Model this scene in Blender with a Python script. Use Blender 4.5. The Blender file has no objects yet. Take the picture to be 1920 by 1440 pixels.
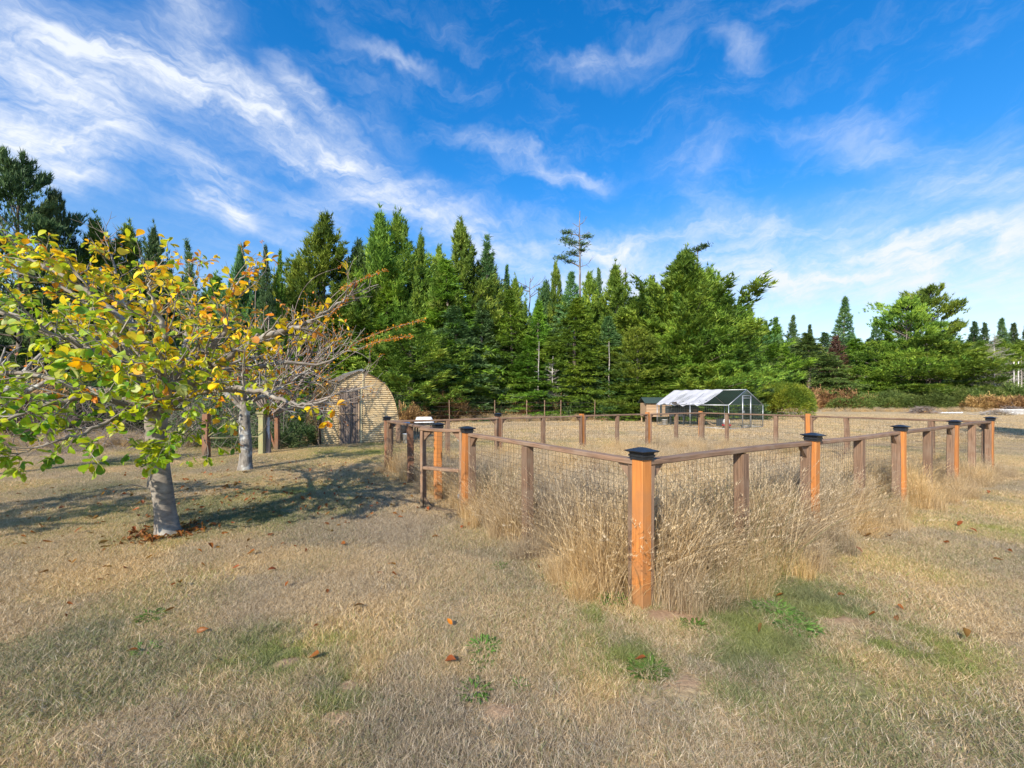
import bpy, math, random
import numpy as np
from mathutils import Vector, Matrix

scene = bpy.context.scene
COL = scene.collection
R_ = math.radians
EYE = 1.386

# ------------------------------------------------------------------ camera
cam_data = bpy.data.cameras.new('camera')
cam_data.sensor_width = 36.0
cam_data.lens = 15.0
cam_data.shift_y = 0.0151
cam_data.clip_start = 0.05
cam_data.clip_end = 6000
cam = bpy.data.objects.new('camera', cam_data)
cam.location = (0, 0, EYE)
cam.rotation_euler = (R_(90), 0, 0)
COL.objects.link(cam)
scene.camera = cam

# ------------------------------------------------------------------ light and exposure
SUN_EL = 34.0
TRAVEL = Vector((0.44, 0.898, 0)).normalized()
scene.view_settings.view_transform = 'Standard'
scene.view_settings.look = 'None'
scene.view_settings.gamma = 1.0
scene.view_settings.use_curve_mapping = False
scene.view_settings.exposure = 0.5
scene.cycles.max_bounces = 4
scene.cycles.diffuse_bounces = 2
scene.cycles.glossy_bounces = 2
scene.cycles.transmission_bounces = 3
sun_data = bpy.data.lights.new('sun', 'SUN')
sun_data.energy = 4.9
sun_data.angle = R_(0.5)
sun_data.color = (1.0, 0.91, 0.76)
sun = bpy.data.objects.new('sun', sun_data)
_d = Vector((TRAVEL.x*math.cos(R_(SUN_EL)), TRAVEL.y*math.cos(R_(SUN_EL)), -math.sin(R_(SUN_EL))))
sun.rotation_euler = _d.to_track_quat('-Z', 'Y').to_euler()
COL.objects.link(sun)


def N(nt, typ, **kw):
    n = nt.nodes.new(typ)
    for k, v in kw.items():
        if k.startswith('i_'):
            n.inputs[k[2:].replace('_', ' ')].default_value = v
        else:
            setattr(n, k, v)
    return n


def math_n(nt, op, a, b=None, clamp=False):
    n = nt.nodes.new('ShaderNodeMath'); n.operation = op; n.use_clamp = clamp
    for i, v in enumerate((a, b)):
        if v is None: continue
        if isinstance(v, (int, float)): n.inputs[i].default_value = v
        else: nt.links.new(v, n.inputs[i])
    return n.outputs[0]


def smooth_n(nt, v, lo, hi, to0=0.0, to1=1.0):
    n = nt.nodes.new('ShaderNodeMapRange'); n.interpolation_type = 'SMOOTHSTEP'
    nt.links.new(v, n.inputs['Value'])
    n.inputs['From Min'].default_value = lo; n.inputs['From Max'].default_value = hi
    n.inputs['To Min'].default_value = to0; n.inputs['To Max'].default_value = to1
    return n.outputs['Result']


def mix_n(nt, f, a, b, blend='MIX'):
    n = nt.nodes.new('ShaderNodeMix'); n.data_type = 'RGBA'; n.blend_type = blend
    for sock, v in ((n.inputs[0], f), (n.inputs[6], a), (n.inputs[7], b)):
        if isinstance(v, (int, float)): sock.default_value = v
        elif isinstance(v, tuple): sock.default_value = (v[0], v[1], v[2], 1)
        else: nt.links.new(v, sock)
    return n.outputs[2]


def sky_angles(px, py):
    a = math.atan((px-960)/800.0)
    e = math.atan((749-py)/800.0*math.cos(a))
    return a, e


def build_world():
    w = bpy.data.worlds.new('World'); scene.world = w; w.use_nodes = True
    nt = w.node_tree; nt.nodes.clear(); L = nt.links.new
    out = N(nt, 'ShaderNodeOutputWorld'); bg = N(nt, 'ShaderNodeBackground')
    bg.inputs['Strength'].default_value = 0.11
    L(bg.outputs[0], out.inputs[0])
    sky = N(nt, 'ShaderNodeTexSky', sky_type='NISHITA', sun_disc=False)
    sky.sun_elevation = R_(SUN_EL)
    sky.sun_rotation = math.atan2(-TRAVEL.x, -TRAVEL.y)
    sky.altitude = 0; sky.air_density = 1.0; sky.dust_density = 0.35; sky.ozone_density = 2.4
    hsv = N(nt, 'ShaderNodeHueSaturation'); hsv.inputs['Hue'].default_value = 0.504
    L(sky.outputs[0], hsv.inputs['Color'])
    tc = N(nt, 'ShaderNodeTexCoord')
    sep = N(nt, 'ShaderNodeSeparateXYZ'); L(tc.outputs['Generated'], sep.inputs[0])
    x, y, z = sep.outputs
    L(smooth_n(nt, z, 0.0, 0.42, 0.85, 1.42), hsv.inputs['Saturation']); L(smooth_n(nt, z, 0.05, 0.5, 1.14, 1.62), hsv.inputs['Value'])
    az = math_n(nt, 'ARCTAN2', x, y)
    el = math_n(nt, 'ARCSINE', z)
    ang = N(nt, 'ShaderNodeCombineXYZ'); L(az, ang.inputs[0]); L(el, ang.inputs[1])
    # warp
    wn = N(nt, 'ShaderNodeTexNoise'); wn.inputs['Scale'].default_value = 5.0; wn.inputs['Detail'].default_value = 5
    wn.inputs['Roughness'].default_value = 0.6
    L(tc.outputs['Generated'], wn.inputs['Vector'])
    sub = N(nt, 'ShaderNodeVectorMath', operation='SUBTRACT'); L(wn.outputs['Color'], sub.inputs[0]); sub.inputs[1].default_value = (0.5, 0.5, 0.5)
    sc = N(nt, 'ShaderNodeVectorMath', operation='SCALE'); L(sub.outputs[0], sc.inputs[0]); sc.inputs['Scale'].default_value = 0.2
    wp = N(nt, 'ShaderNodeVectorMath', operation='ADD'); L(ang.outputs[0], wp.inputs[0]); L(sc.outputs[0], wp.inputs[1])
    # streaks: x0,y0,x1,y1,width,strength
    S_raw = [(-150, 180, 480, 260, 170, .3), (1000, 500, 2050, 480, 120, .3), (-150, 170, 300, 215, 120, .9), (-100, 255, 220, 265, 75, .8), (60, 60, 480, 190, 60, .7),
         (300, 90, 640, 300, 55, .95), (500, 210, 760, 390, 40, .95), (700, 345, 900, 455, 50, .8),
         (520, 110, 700, 290, 22, .9), (90, 270, 250, 345, 50, .6), (375, 370, 470, 345, 50, .75),
         (400, 320, 430, 400, 32, .6), (540, 375, 720, 410, 36, .7), (470, 420, 600, 455, 22, .45),
         (830, 430, 1030, 500, 70, .75), (860, 245, 1150, 345, 22, 1.0), (1000, 320, 1200, 330, 14, .5),
         (1040, 130, 1240, 85, 22, .75), (1330, 75, 1410, 110, 22, .7), (650, 85, 820, 115, 14, .6),
         (1080, 455, 1190, 510, 40, .6), (1020, 520, 1500, 540, 90, .75), (1300, 420, 1500, 470, 50, .6),
         (1480, 500, 2000, 520, 75, 1.0), (1700, 470, 2050, 450, 60, .8), (1300, 560, 1560, 545, 30, .8),
         (1590, 265, 1800, 290, 45, .55), (1760, 330, 2000, 300, 60, .8), (1490, 250, 1600, 240, 30, .35),
         (1250, 320, 1360, 300, 45, .35), (1880, 350, 2050, 420, 60, .5), (250, -60, 420, 60, 50, .6),
         (-200, 20, 60, 60, 90, .5), (1450, 420, 1800, 400, 60, .22), (700, 200, 760, 300, 40, .2)]
    S = [(a_, b_, c_, d_, w_, s_*(1.0 if b_ > 430 or a_ < 800 else .72)) for a_, b_, c_, d_, w_, s_ in S_raw]
    total = None
    for (x0, y0, x1, y1, wd, st) in S:
        a0, e0 = sky_angles(x0, y0); a1, e1 = sky_angles(x1, y1)
        cx, cy = (a0+a1)/2, (e0+e1)/2
        ln = math.hypot(a1-a0, e1-e0)/2
        k = wd/800.0*math.cos(cx)*0.9
        m = N(nt, 'ShaderNodeMapping', vector_type='TEXTURE')
        m.inputs['Location'].default_value = (cx, cy, 0)
        m.inputs['Rotation'].default_value = (0, 0, math.atan2(e1-e0, a1-a0))
        m.inputs['Scale'].default_value = (ln+k, k*1.25, 1)
        L(wp.outputs[0], m.inputs[0])
        ml = N(nt, 'ShaderNodeVectorMath', operation='LENGTH')
        fl = N(nt, 'ShaderNodeVectorMath', operation='MULTIPLY'); fl.inputs[1].default_value = (1, 1, 0)
        L(m.outputs[0], fl.inputs[0]); L(fl.outputs[0], ml.inputs[0])
        g = smooth_n(nt, ml.outputs['Value'], 1.28, 0.0, 0.0, st)
        total = g if total is None else math_n(nt, 'ADD', total, g)
    # wisps on a high plane, drawn out along the wind
    zc = math_n(nt, 'MAXIMUM', z, 0.07)
    px_ = math_n(nt, 'DIVIDE', x, zc); py_ = math_n(nt, 'DIVIDE', y, zc)
    pl = N(nt, 'ShaderNodeCombineXYZ'); L(px_, pl.inputs[0]); L(py_, pl.inputs[1])
    rot = N(nt, 'ShaderNodeMapping'); rot.inputs['Rotation'].default_value = (0, 0, R_(-68)); rot.inputs['Scale'].default_value = (1, 1, 1)
    L(pl.outputs[0], rot.inputs[0])
    st_ = N(nt, 'ShaderNodeMapping'); st_.inputs['Scale'].default_value = (0.8, 2.3, 1)
    L(rot.outputs[0], st_.inputs[0])
    n1 = N(nt, 'ShaderNodeTexNoise'); n1.inputs['Scale'].default_value = 1.6; n1.inputs['Detail'].default_value = 9
    n1.inputs['Roughness'].default_value = 0.62; n1.inputs['Distortion'].default_value = 0.7
    L(st_.outputs[0], n1.inputs['Vector'])
    n2 = N(nt, 'ShaderNodeTexNoise'); n2.inputs['Scale'].default_value = 7.0; n2.inputs['Detail'].default_value = 8
    n2.inputs['Roughness'].default_value = 0.65; n2.inputs['Distortion'].default_value = 0.4
    mp2 = N(nt, 'ShaderNodeMapping'); mp2.inputs['Rotation'].default_value = (0, 0, R_(-25)); mp2.inputs['Scale'].default_value = (.8, 3.0, 1)
    L(wp.outputs[0], mp2.inputs[0]); L(mp2.outputs[0], n2.inputs['Vector'])
    nn = math_n(nt, 'ADD', math_n(nt, 'MULTIPLY', n1.outputs['Fac'], 0.4), math_n(nt, 'MULTIPLY', n2.outputs['Fac'], 0.6))
    tex = smooth_n(nt, nn, 0.33, 0.67)
    body = math_n(nt, 'MULTIPLY', math_n(nt, 'MINIMUM', total, 1.25), math_n(nt, 'ADD', math_n(nt, 'MULTIPLY', tex, 0.95), 0.14))
    thin = math_n(nt, 'MULTIPLY', smooth_n(nt, nn, 0.47, 0.75), 0.2)
    dens = math_n(nt, 'ADD', body, thin)
    dens = math_n(nt, 'MULTIPLY', dens, smooth_n(nt, z, 0.0, 0.10, 0.25, 1.0))
    dens = math_n(nt, 'MULTIPLY', dens, 0.82, clamp=True)
    col = mix_n(nt, dens, hsv.outputs[0], (5.8, 6.2, 6.9))
    L(col, bg.inputs['Color'])
    w.cycles.sampling_method = 'MANUAL'; w.cycles.sample_map_resolution = 512


build_world()

# ------------------------------------------------------------------ helpers
rng = np.random.default_rng(11)
random.seed(5)


def at(px, py, Y):
    """point of the place seen at (px, py) of the photograph at distance Y"""
    return Vector(((px-960)/800.0*Y, Y, EYE+(749-py)*Y/800.0))


def tag(o, label=None, cat=None, group=None, kind=None):
    if label: o['label'] = label
    if cat: o['category'] = cat
    if group: o['group'] = group
    if kind: o['kind'] = kind
    return o


def mesh_np(name, v, f, mat=None, attrs=None, smooth=False):
    """v Nx3, f: Mx3 or Mx4 array, or list of arrays"""
    v = np.asarray(v, dtype=np.float32)
    fl = f if isinstance(f, list) else [f]
    fl = [np.asarray(a, dtype=np.int32) for a in fl if len(a)]
    me = bpy.data.meshes.new(name)
    nl = sum(a.size for a in fl); nf = sum(len(a) for a in fl)
    me.vertices.add(len(v)); me.loops.add(nl); me.polygons.add(nf)
    me.vertices.foreach_set('co', v.ravel())
    me.loops.foreach_set('vertex_index', np.concatenate([a.ravel() for a in fl]))
    starts = []; o = 0
    for a in fl:
        k = a.shape[1]; starts.append(np.arange(len(a))*k+o); o += a.size
    me.polygons.foreach_set('loop_start', np.concatenate(starts).astype(np.int32))
    if smooth: me.polygons.foreach_set('use_smooth', np.ones(nf, dtype=bool))
    for k, a in (attrs or {}).items():
        a = np.asarray(a, dtype=np.float32)
        if a.ndim == 1:
            at_ = me.attributes.new(k, 'FLOAT', 'POINT'); at_.data.foreach_set('value', a)
        else:
            at_ = me.attributes.new(k, 'FLOAT_VECTOR', 'POINT'); at_.data.foreach_set('vector', a.ravel())
    me.update(calc_edges=True)
    if mat: me.materials.append(mat)
    return me


def ob(name, me, parent=None, loc=(0, 0, 0), rz=0.0, scale=None, mat4=None):
    o = bpy.data.objects.new(name, me)
    COL.objects.link(o)
    if parent is not None: o.parent = parent
    if mat4 is not None: o.matrix_local = mat4
    else:
        o.location = loc; o.rotation_euler = (0, 0, rz)
        if scale is not None: o.scale = scale if hasattr(scale, '__len__') else (scale,)*3
    return o


def thing(name, label, cat, loc=(0, 0, 0), rz=0.0, group=None):
    o = ob(name, None, None, loc, rz)
    o.empty_display_size = 0.1
    return tag(o, label, cat, group)


class MB:
    """collects simple shapes into one mesh"""
    def __init__(s): s.v = []; s.f = []
    def add(s, vs, fs):
        b = len(s.v); s.v += [tuple(p) for p in vs]; s.f += [tuple(b+i for i in f) for f in fs]
    def box(s, c, d, M=None):
        x, y, z = d[0]/2, d[1]/2, d[2]/2
        vs = [Vector((c[0]+i*x, c[1]+j*y, c[2]+k*z)) for i in (-1, 1) for j in (-1, 1) for k in (-1, 1)]
        if M is not None: vs = [M @ p for p in vs]
        s.add(vs, [(0, 1, 3, 2), (4, 6, 7, 5), (0, 4, 5, 1), (2, 3, 7, 6), (0, 2, 6, 4), (1, 5, 7, 3)])
    def tube(s, pts, rad, n=6, cap=True):
        pts = [Vector(p) for p in pts]
        if not hasattr(rad, '__len__'): rad = [rad]*len(pts)
        rings = []
        for i, p in enumerate(pts):
            t = (pts[min(i+1, len(pts)-1)]-pts[max(i-1, 0)])
            t = t.normalized() if t.length > 1e-9 else Vector((0, 0, 1))
            h = Vector((1, 0, 0)) if abs(t.x) < .8 else Vector((0, 1, 0))
            a = t.cross(h).normalized(); b = t.cross(a)
            rings.append([p+(a*math.cos(2*math.pi*k/n)+b*math.sin(2*math.pi*k/n))*rad[i] for k in range(n)])
        fs = []
        for i in range(len(pts)-1):
            for k in range(n):
                fs.append((i*n+k, (i+1)*n+k, (i+1)*n+(k+1) % n, i*n+(k+1) % n))
        if cap:
            fs.append(tuple(range(n))); fs.append(tuple((len(pts)-1)*n+k for k in reversed(range(n))))
        s.add([q for r in rings for q in r], fs)
    def lathe(s, prof, c=(0, 0, 0), n=20):
        vs = [(c[0]+r*math.cos(2*math.pi*k/n), c[1]+r*math.sin(2*math.pi*k/n), c[2]+z) for r, z in prof for k in range(n)]
        fs = [(i*n+k, i*n+(k+1) % n, (i+1)*n+(k+1) % n, (i+1)*n+k) for i in range(len(prof)-1) for k in range(n)]
        s.add(vs, fs)
    def mesh(s, name, mat, smooth=False):
        me = bpy.data.meshes.new(name); me.from_pydata(s.v, [], s.f)
        me.materials.append(mat)
        if smooth: me.polygons.foreach_set('use_smooth', np.ones(len(me.polygons), dtype=bool))
        me.update(); return me


# value noise in numpy -------------------------------------------------
_perm = np.random.default_rng(3).random((256, 256))
def vnoise(x, y):
    xi = np.floor(x).astype(int); yi = np.floor(y).astype(int)
    fx = x-xi; fy = y-yi; fx = fx*fx*(3-2*fx); fy = fy*fy*(3-2*fy)
    g = lambda a, b: _perm[a % 256, b % 256]
    return (g(xi, yi)*(1-fx)+g(xi+1, yi)*fx)*(1-fy)+(g(xi, yi+1)*(1-fx)+g(xi+1, yi+1)*fx)*fy
def fbm(x, y, o=4):
    s = 0; a = .5; t = 0
    for i in range(o):
        s = s+a*vnoise(x*2**i+17*i, y*2**i+31*i); t += a; a *= .55
    return s/t
def sstep(v, a, b):
    t = np.clip((v-a)/(b-a), 0, 1); return t*t*(3-2*t)

# ------------------------------------------------------------------ the place: layout data
C0 = np.array([.866, 2.85])
RD = np.array([.843, .5375]); LD = np.array([-.5175, .8557])
P2, P3, P4, P5 = [C0+np.array([2.016, 1.285])*i for i in (1, 2, 3, 4)]
HINGE = C0+LD*2.665; LATCH = C0+LD*3.6; LCORN = C0+LD*6.28
DCORN = np.array([5.95, 13.4])
_inv = np.linalg.inv(np.array([RD, LD]).T)
DIRT = [(1109/(1338-749)*(940-960)/800, 1109/(1338-749), .075, .05), (1109/(1288-749)*(1285-960)/800, 1109/(1288-749), .10, .045),
        (1109/(1160-749)*(1262-960)/800, 1109/(1160-749), .16, .10), (1109/(1250-749)*(540-960)/800, 1109/(1250-749), .06, .05),
        (1109/(1300-749)*(655-960)/800, 1109/(1300-749), .07, .05), (1109/(1165-749)*(1580-960)/800, 1109/(1165-749), .12, .03),
        (1109/(1352-749)*(640-960)/800, 1109/(1352-749), .07, .04)]


def ground_z(x, y):
    x = np.asarray(x, float); y = np.asarray(y, float)
    near = 1-sstep(np.hypot(x, y), 18, 30)
    return (fbm(x*.5+40, y*.5+9, 3)-.5)*.06*near+(fbm(x*2.3, y*2.3, 2)-.5)*.014*near


def dirt_mask(x, y):
    m = np.zeros_like(np.asarray(x, float))
    wob = (fbm(np.asarray(x)*9, np.asarray(y)*9, 3)-.5)*1.1
    for cx, cy, rx, ry in DIRT:
        d = np.sqrt(((x-cx)/rx)**2+((y-cy)/ry)**2)+wob
        m = np.maximum(m, 1-sstep(d, .75, 1.25))
    return m


def green_mask(x, y):
    g = fbm(np.asarray(x)*.9+5, np.asarray(y)*.9+2, 5)
    g = sstep(g, .5, .74)*.5
    f = fbm(np.asarray(x)*3.1+50, np.asarray(y)*3.1+20, 3); g = g*(0.15+1.1*sstep(f, .38, .66))
    # greener under the leafy tree, along the fence and to the right
    g = g+.5*np.exp(-(((x+3.6)/2.2)**2+((y-6.0)/2.2)**2))*sstep(f, .3, .6)
    f2 = fbm(np.asarray(x)*7+3, np.asarray(y)*7+20, 3); g = g*(.55+.9*sstep(f2, .4, .6)); g = g+.30*sstep(f2, .42, .62)*sstep(np.asarray(x), .4, 2.6)*(1-sstep(np.asarray(y), 6, 9))*sstep(f, .25, .6)
    for cx, cy, r, a in [(1.5, 2.75, .34, .9), (1.78, 2.55, .22, .9), (1.45, 2.45, .25, .6), (2.1, 3.1, .3, .7), (2.9, 3.7, .35, .6),
                         (.55, 2.75, .16, .8), (.1, 3.4, .22, .5), (-.1, 3.9, .25, .5), (-2.9, 4.9, .3, .7), (-.5, 8.5, .8, .3), (-4.2, 11.5, 1.5, .6), (-2.5, 10.8, 1.2, .5)]:
        g = g+a*np.exp(-(((x-cx)**2+(y-cy)**2)/r**2))*sstep(f, .33, .62)
    return np.clip(g, 0, 1)


def enclosure(x, y):
    """(s, q) in the fence's own axes and signed distance (positive inside)"""
    s = _inv[0, 0]*(x-C0[0])+_inv[0, 1]*(y-C0[1]); q = _inv[1, 0]*(x-C0[0])+_inv[1, 1]*(y-C0[1])
    S1 = 9.4+.35*q/6.28-.35*(s*0); Q1 = 6.28
    d = np.minimum(np.minimum(s, S1-s), np.minimum(q, Q1-q))
    return s, q, d

# ------------------------------------------------------------------ materials
MATS = {}


def base_mat(name):
    m = bpy.data.materials.new(name); m.use_nodes = True
    nt = m.node_tree; nt.nodes.clear()
    out = N(nt, 'ShaderNodeOutputMaterial'); p = N(nt, 'ShaderNodeBsdfPrincipled')
    nt.links.new(p.outputs[0], out.inputs[0])
    MATS[name] = m
    return m, nt, p, out


def ramp(nt, fac, stops):
    r = nt.nodes.new('ShaderNodeValToRGB')
    while len(r.color_ramp.elements) < len(stops): r.color_ramp.elements.new(0.5)
    for e, (p, c) in zip(r.color_ramp.elements, stops):
        e.position = p; e.color = (c[0], c[1], c[2], 1)
    nt.links.new(fac, r.inputs[0])
    return r.outputs[0]


def foliage_mat(name, stops, trans=0.3, rough=.6, hue=0.014, attr='v', nscale=.35, val=.25, twocol=None):
    """leaf colour from a per-leaf value, drifting over the crown and from plant to plant"""
    m, nt, p, out = base_mat(name); L = nt.links.new
    a = N(nt, 'ShaderNodeAttribute'); a.attribute_name = attr
    geo = N(nt, 'ShaderNodeNewGeometry')
    no = N(nt, 'ShaderNodeTexNoise'); no.inputs['Scale'].default_value = nscale; no.inputs['Detail'].default_value = 3
    L(geo.outputs['Position'], no.inputs['Vector'])
    f = math_n(nt, 'ADD', math_n(nt, 'MULTIPLY', a.outputs['Fac'], .6), math_n(nt, 'MULTIPLY', smooth_n(nt, no.outputs['Fac'], .32, .68), .4), clamp=True)
    c = ramp(nt, f, stops)
    oi = N(nt, 'ShaderNodeObjectInfo')
    h = N(nt, 'ShaderNodeHueSaturation')
    L(math_n(nt, 'ADD', math_n(nt, 'MULTIPLY', oi.outputs['Random'], hue*2), .5-hue), h.inputs['Hue'])
    L(math_n(nt, 'ADD', math_n(nt, 'MULTIPLY', oi.outputs['Random'], val*2), 1-val), h.inputs['Value'])
    L(c, h.inputs['Color'])
    c = h.outputs[0]
    L(c, p.inputs['Base Color']); p.inputs['Roughness'].default_value = rough
    p.inputs['Specular IOR Level'].default_value = .3
    if trans > 0:
        t = N(nt, 'ShaderNodeBsdfTranslucent'); L(c, t.inputs['Color'])
        mx = N(nt, 'ShaderNodeMixShader'); mx.inputs[0].default_value = trans
        L(p.outputs[0], mx.inputs[1]); L(t.outputs[0], mx.inputs[2]); L(mx.outputs[0], out.inputs[0])
    return m


def bark_mat(name, c1, c2, c3, scale=9, bump=.5, stretch=(1, 1, .35)):
    m, nt, p, out = base_mat(name); L = nt.links.new
    tc = N(nt, 'ShaderNodeTexCoord'); mp = N(nt, 'ShaderNodeMapping'); mp.inputs['Scale'].default_value = stretch
    L(tc.outputs['Object'], mp.inputs[0])
    n1 = N(nt, 'ShaderNodeTexNoise'); n1.inputs['Scale'].default_value = scale; n1.inputs['Detail'].default_value = 8; n1.inputs['Roughness'].default_value = .65
    L(mp.outputs[0], n1.inputs['Vector'])
    n2 = N(nt, 'ShaderNodeTexNoise'); n2.inputs['Scale'].default_value = scale*.35; n2.inputs['Detail'].default_value = 5
    L(tc.outputs['Object'], n2.inputs['Vector'])
    c = ramp(nt, n1.outputs['Fac'], [(.3, c1), (.62, c2)])
    c = mix_n(nt, smooth_n(nt, n2.outputs['Fac'], .5, .66), c, c3)
    L(c, p.inputs['Base Color']); p.inputs['Roughness'].default_value = .9
    b = N(nt, 'ShaderNodeBump'); b.inputs['Strength'].default_value = bump; b.inputs['Distance'].default_value = .01
    L(n1.outputs['Fac'], b.inputs['Height']); L(b.outputs[0], p.inputs['Normal'])
    return m


def wood_mat(name, c1, c2, c3, rough=.8, dirt=None):
    m, nt, p, out = base_mat(name); L = nt.links.new
    tc = N(nt, 'ShaderNodeTexCoord'); oi = N(nt, 'ShaderNodeObjectInfo')
    off = N(nt, 'ShaderNodeVectorMath', operation='SCALE'); off.inputs[0].default_value = (7, 3, 5); L(math_n(nt, 'MULTIPLY', oi.outputs['Random'], 9), off.inputs['Scale'])
    ad = N(nt, 'ShaderNodeVectorMath', operation='ADD'); L(tc.outputs['Object'], ad.inputs[0]); L(off.outputs[0], ad.inputs[1])
    mp = N(nt, 'ShaderNodeMapping'); mp.inputs['Scale'].default_value = (1, 1, .05); L(ad.outputs[0], mp.inputs[0])
    n1 = N(nt, 'ShaderNodeTexNoise'); n1.inputs['Scale'].default_value = 90; n1.inputs['Detail'].default_value = 6; n1.inputs['Distortion'].default_value = .4
    L(mp.outputs[0], n1.inputs['Vector'])
    n2 = N(nt, 'ShaderNodeTexNoise'); n2.inputs['Scale'].default_value = 6; n2.inputs['Detail'].default_value = 5; L(ad.outputs[0], n2.inputs['Vector'])
    c = ramp(nt, n1.outputs['Fac'], [(.32, c1), (.66, c2)])
    c = mix_n(nt, math_n(nt, 'MULTIPLY', smooth_n(nt, n2.outputs['Fac'], .42, .7), .7), c, c3)
    h = N(nt, 'ShaderNodeHueSaturation'); L(c, h.inputs['Color'])
    L(math_n(nt, 'ADD', math_n(nt, 'MULTIPLY', oi.outputs['Random'], .35), .82), h.inputs['Value'])
    c = h.outputs[0]
    if dirt:
        geo = N(nt, 'ShaderNodeNewGeometry'); sp = N(nt, 'ShaderNodeSeparateXYZ'); L(geo.outputs['Position'], sp.inputs[0])
        zz = math_n(nt, 'ADD', sp.outputs[2], math_n(nt, 'MULTIPLY', n2.outputs['Fac'], -.35))
        c = mix_n(nt, smooth_n(nt, zz, .12, -.16, 0, .8), c, dirt)
    L(c, p.inputs['Base Color']); p.inputs['Roughness'].default_value = rough
    b = N(nt, 'ShaderNodeBump'); b.inputs['Strength'].default_value = .35; b.inputs['Distance'].default_value = .003
    L(n1.outputs['Fac'], b.inputs['Height']); L(b.outputs[0], p.inputs['Normal'])
    return m


def plain_mat(name, c, rough=.5, metal=0.0, var=.2, scale=14, bump=0):
    m, nt, p, out = base_mat(name); L = nt.links.new
    tc = N(nt, 'ShaderNodeTexCoord')
    n1 = N(nt, 'ShaderNodeTexNoise'); n1.inputs['Scale'].default_value = scale; n1.inputs['Detail'].default_value = 6
    L(tc.outputs['Object'], n1.inputs['Vector'])
    lo = tuple(x*(1-var) for x in c); hi = tuple(min(1, x*(1+var)) for x in c)
    L(ramp(nt, n1.outputs['Fac'], [(.3, lo), (.7, hi)]), p.inputs['Base Color'])
    p.inputs['Roughness'].default_value = rough; p.inputs['Metallic'].default_value = metal
    if bump:
        b = N(nt, 'ShaderNodeBump'); b.inputs['Strength'].default_value = bump; b.inputs['Distance'].default_value = .01
        L(n1.outputs['Fac'], b.inputs['Height']); L(b.outputs[0], p.inputs['Normal'])
    return m


def ground_mat():
    m, nt, p, out = base_mat('dry_lawn'); L = nt.links.new
    geo = N(nt, 'ShaderNodeNewGeometry')
    def nz(s, d=6, r=.6):
        n = N(nt, 'ShaderNodeTexNoise'); n.inputs['Scale'].default_value = s; n.inputs['Detail'].default_value = d; n.inputs['Roughness'].default_value = r
        L(geo.outputs['Position'], n.inputs['Vector']); return n.outputs['Fac']
    fine = nz(42, 6, .7); mid = nz(1.1, 6); big = nz(.13, 4)
    c = ramp(nt, fine, [(.28, (.15, .105, .055)), (.5, (.36, .26, .14)), (.72, (.54, .41, .25))])
    c2 = ramp(nt, fine, [(.3, (.2, .15, .09)), (.7, (.54, .41, .24))])
    c = mix_n(nt, smooth_n(nt, mid, .4, .62), c, c2)
    far = ramp(nt, big, [(.35, (.50, .375, .215)), (.65, (.44, .33, .18))])
    vm = N(nt, 'ShaderNodeVectorMath', operation='LENGTH'); L(geo.outputs['Position'], vm.inputs[0])
    c = mix_n(nt, smooth_n(nt, vm.outputs['Value'], 9, 22, 0, .75), c, far)
    ag = N(nt, 'ShaderNodeAttribute'); ag.attribute_name = 'green'
    c = mix_n(nt, math_n(nt, 'MULTIPLY', ag.outputs['Fac'], .75), c, ramp(nt, fine, [(.3, (.08, .09, .03)), (.7, (.24, .26, .09))]))
    ad = N(nt, 'ShaderNodeAttribute'); ad.attribute_name = 'dirt'
    c = mix_n(nt, ad.outputs['Fac'], c, ramp(nt, fine, [(.25, (.24, .15, .085)), (.7, (.46, .31, .19))]))
    L(c, p.inputs['Base Color']); p.inputs['Roughness'].default_value = .95; p.inputs['Specular IOR Level'].default_value = .1
    b = N(nt, 'ShaderNodeBump'); b.inputs['Strength'].default_value = .7; b.inputs['Distance'].default_value = .02
    L(fine, b.inputs['Height']); L(b.outputs[0], p.inputs['Normal'])
    return m


def blade_mat(name, dry, green, trans=.35):
    """grass: per-blade value v, per-tuft tint (0 dry, 1 green) and shade"""
    m, nt, p, out = base_mat(name); L = nt.links.new
    a = N(nt, 'ShaderNodeAttribute'); a.attribute_name = 'v'
    t = N(nt, 'ShaderNodeAttribute'); t.attribute_name = 'tint'; t.attribute_type = 'INSTANCER'
    g = N(nt, 'ShaderNodeAttribute'); g.attribute_name = 'tone'; g.attribute_type = 'INSTANCER'
    d1 = ramp(nt, a.outputs['Fac'], dry); g1 = ramp(nt, a.outputs['Fac'], green)
    # single green blades among dry ones
    f = math_n(nt, 'GREATER_THAN', math_n(nt, 'ADD', t.outputs['Fac'], math_n(nt, 'MULTIPLY', math_n(nt, 'FRACT', math_n(nt, 'MULTIPLY', a.outputs['Fac'], 7.31)), .75)), .80)
    c = mix_n(nt, f, d1, g1)
    h = N(nt, 'ShaderNodeHueSaturation'); L(c, h.inputs['Color'])
    L(math_n(nt, 'ADD', math_n(nt, 'MULTIPLY', g.outputs['Fac'], .45), .78), h.inputs['Value'])
    L(math_n(nt, 'ADD', math_n(nt, 'MULTIPLY', g.outputs['Fac'], .35), .78), h.inputs['Saturation'])
    c = h.outputs[0]
    L(c, p.inputs['Base Color']); p.inputs['Roughness'].default_value = .7; p.inputs['Specular IOR Level'].default_value = .25
    tr = N(nt, 'ShaderNodeBsdfTranslucent'); L(c, tr.inputs['Color'])
    mx = N(nt, 'ShaderNodeMixShader'); mx.inputs[0].default_value = trans
    L(p.outputs[0], mx.inputs[1]); L(tr.outputs[0], mx.inputs[2]); L(mx.outputs[0], out.inputs[0])
    return m


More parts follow.
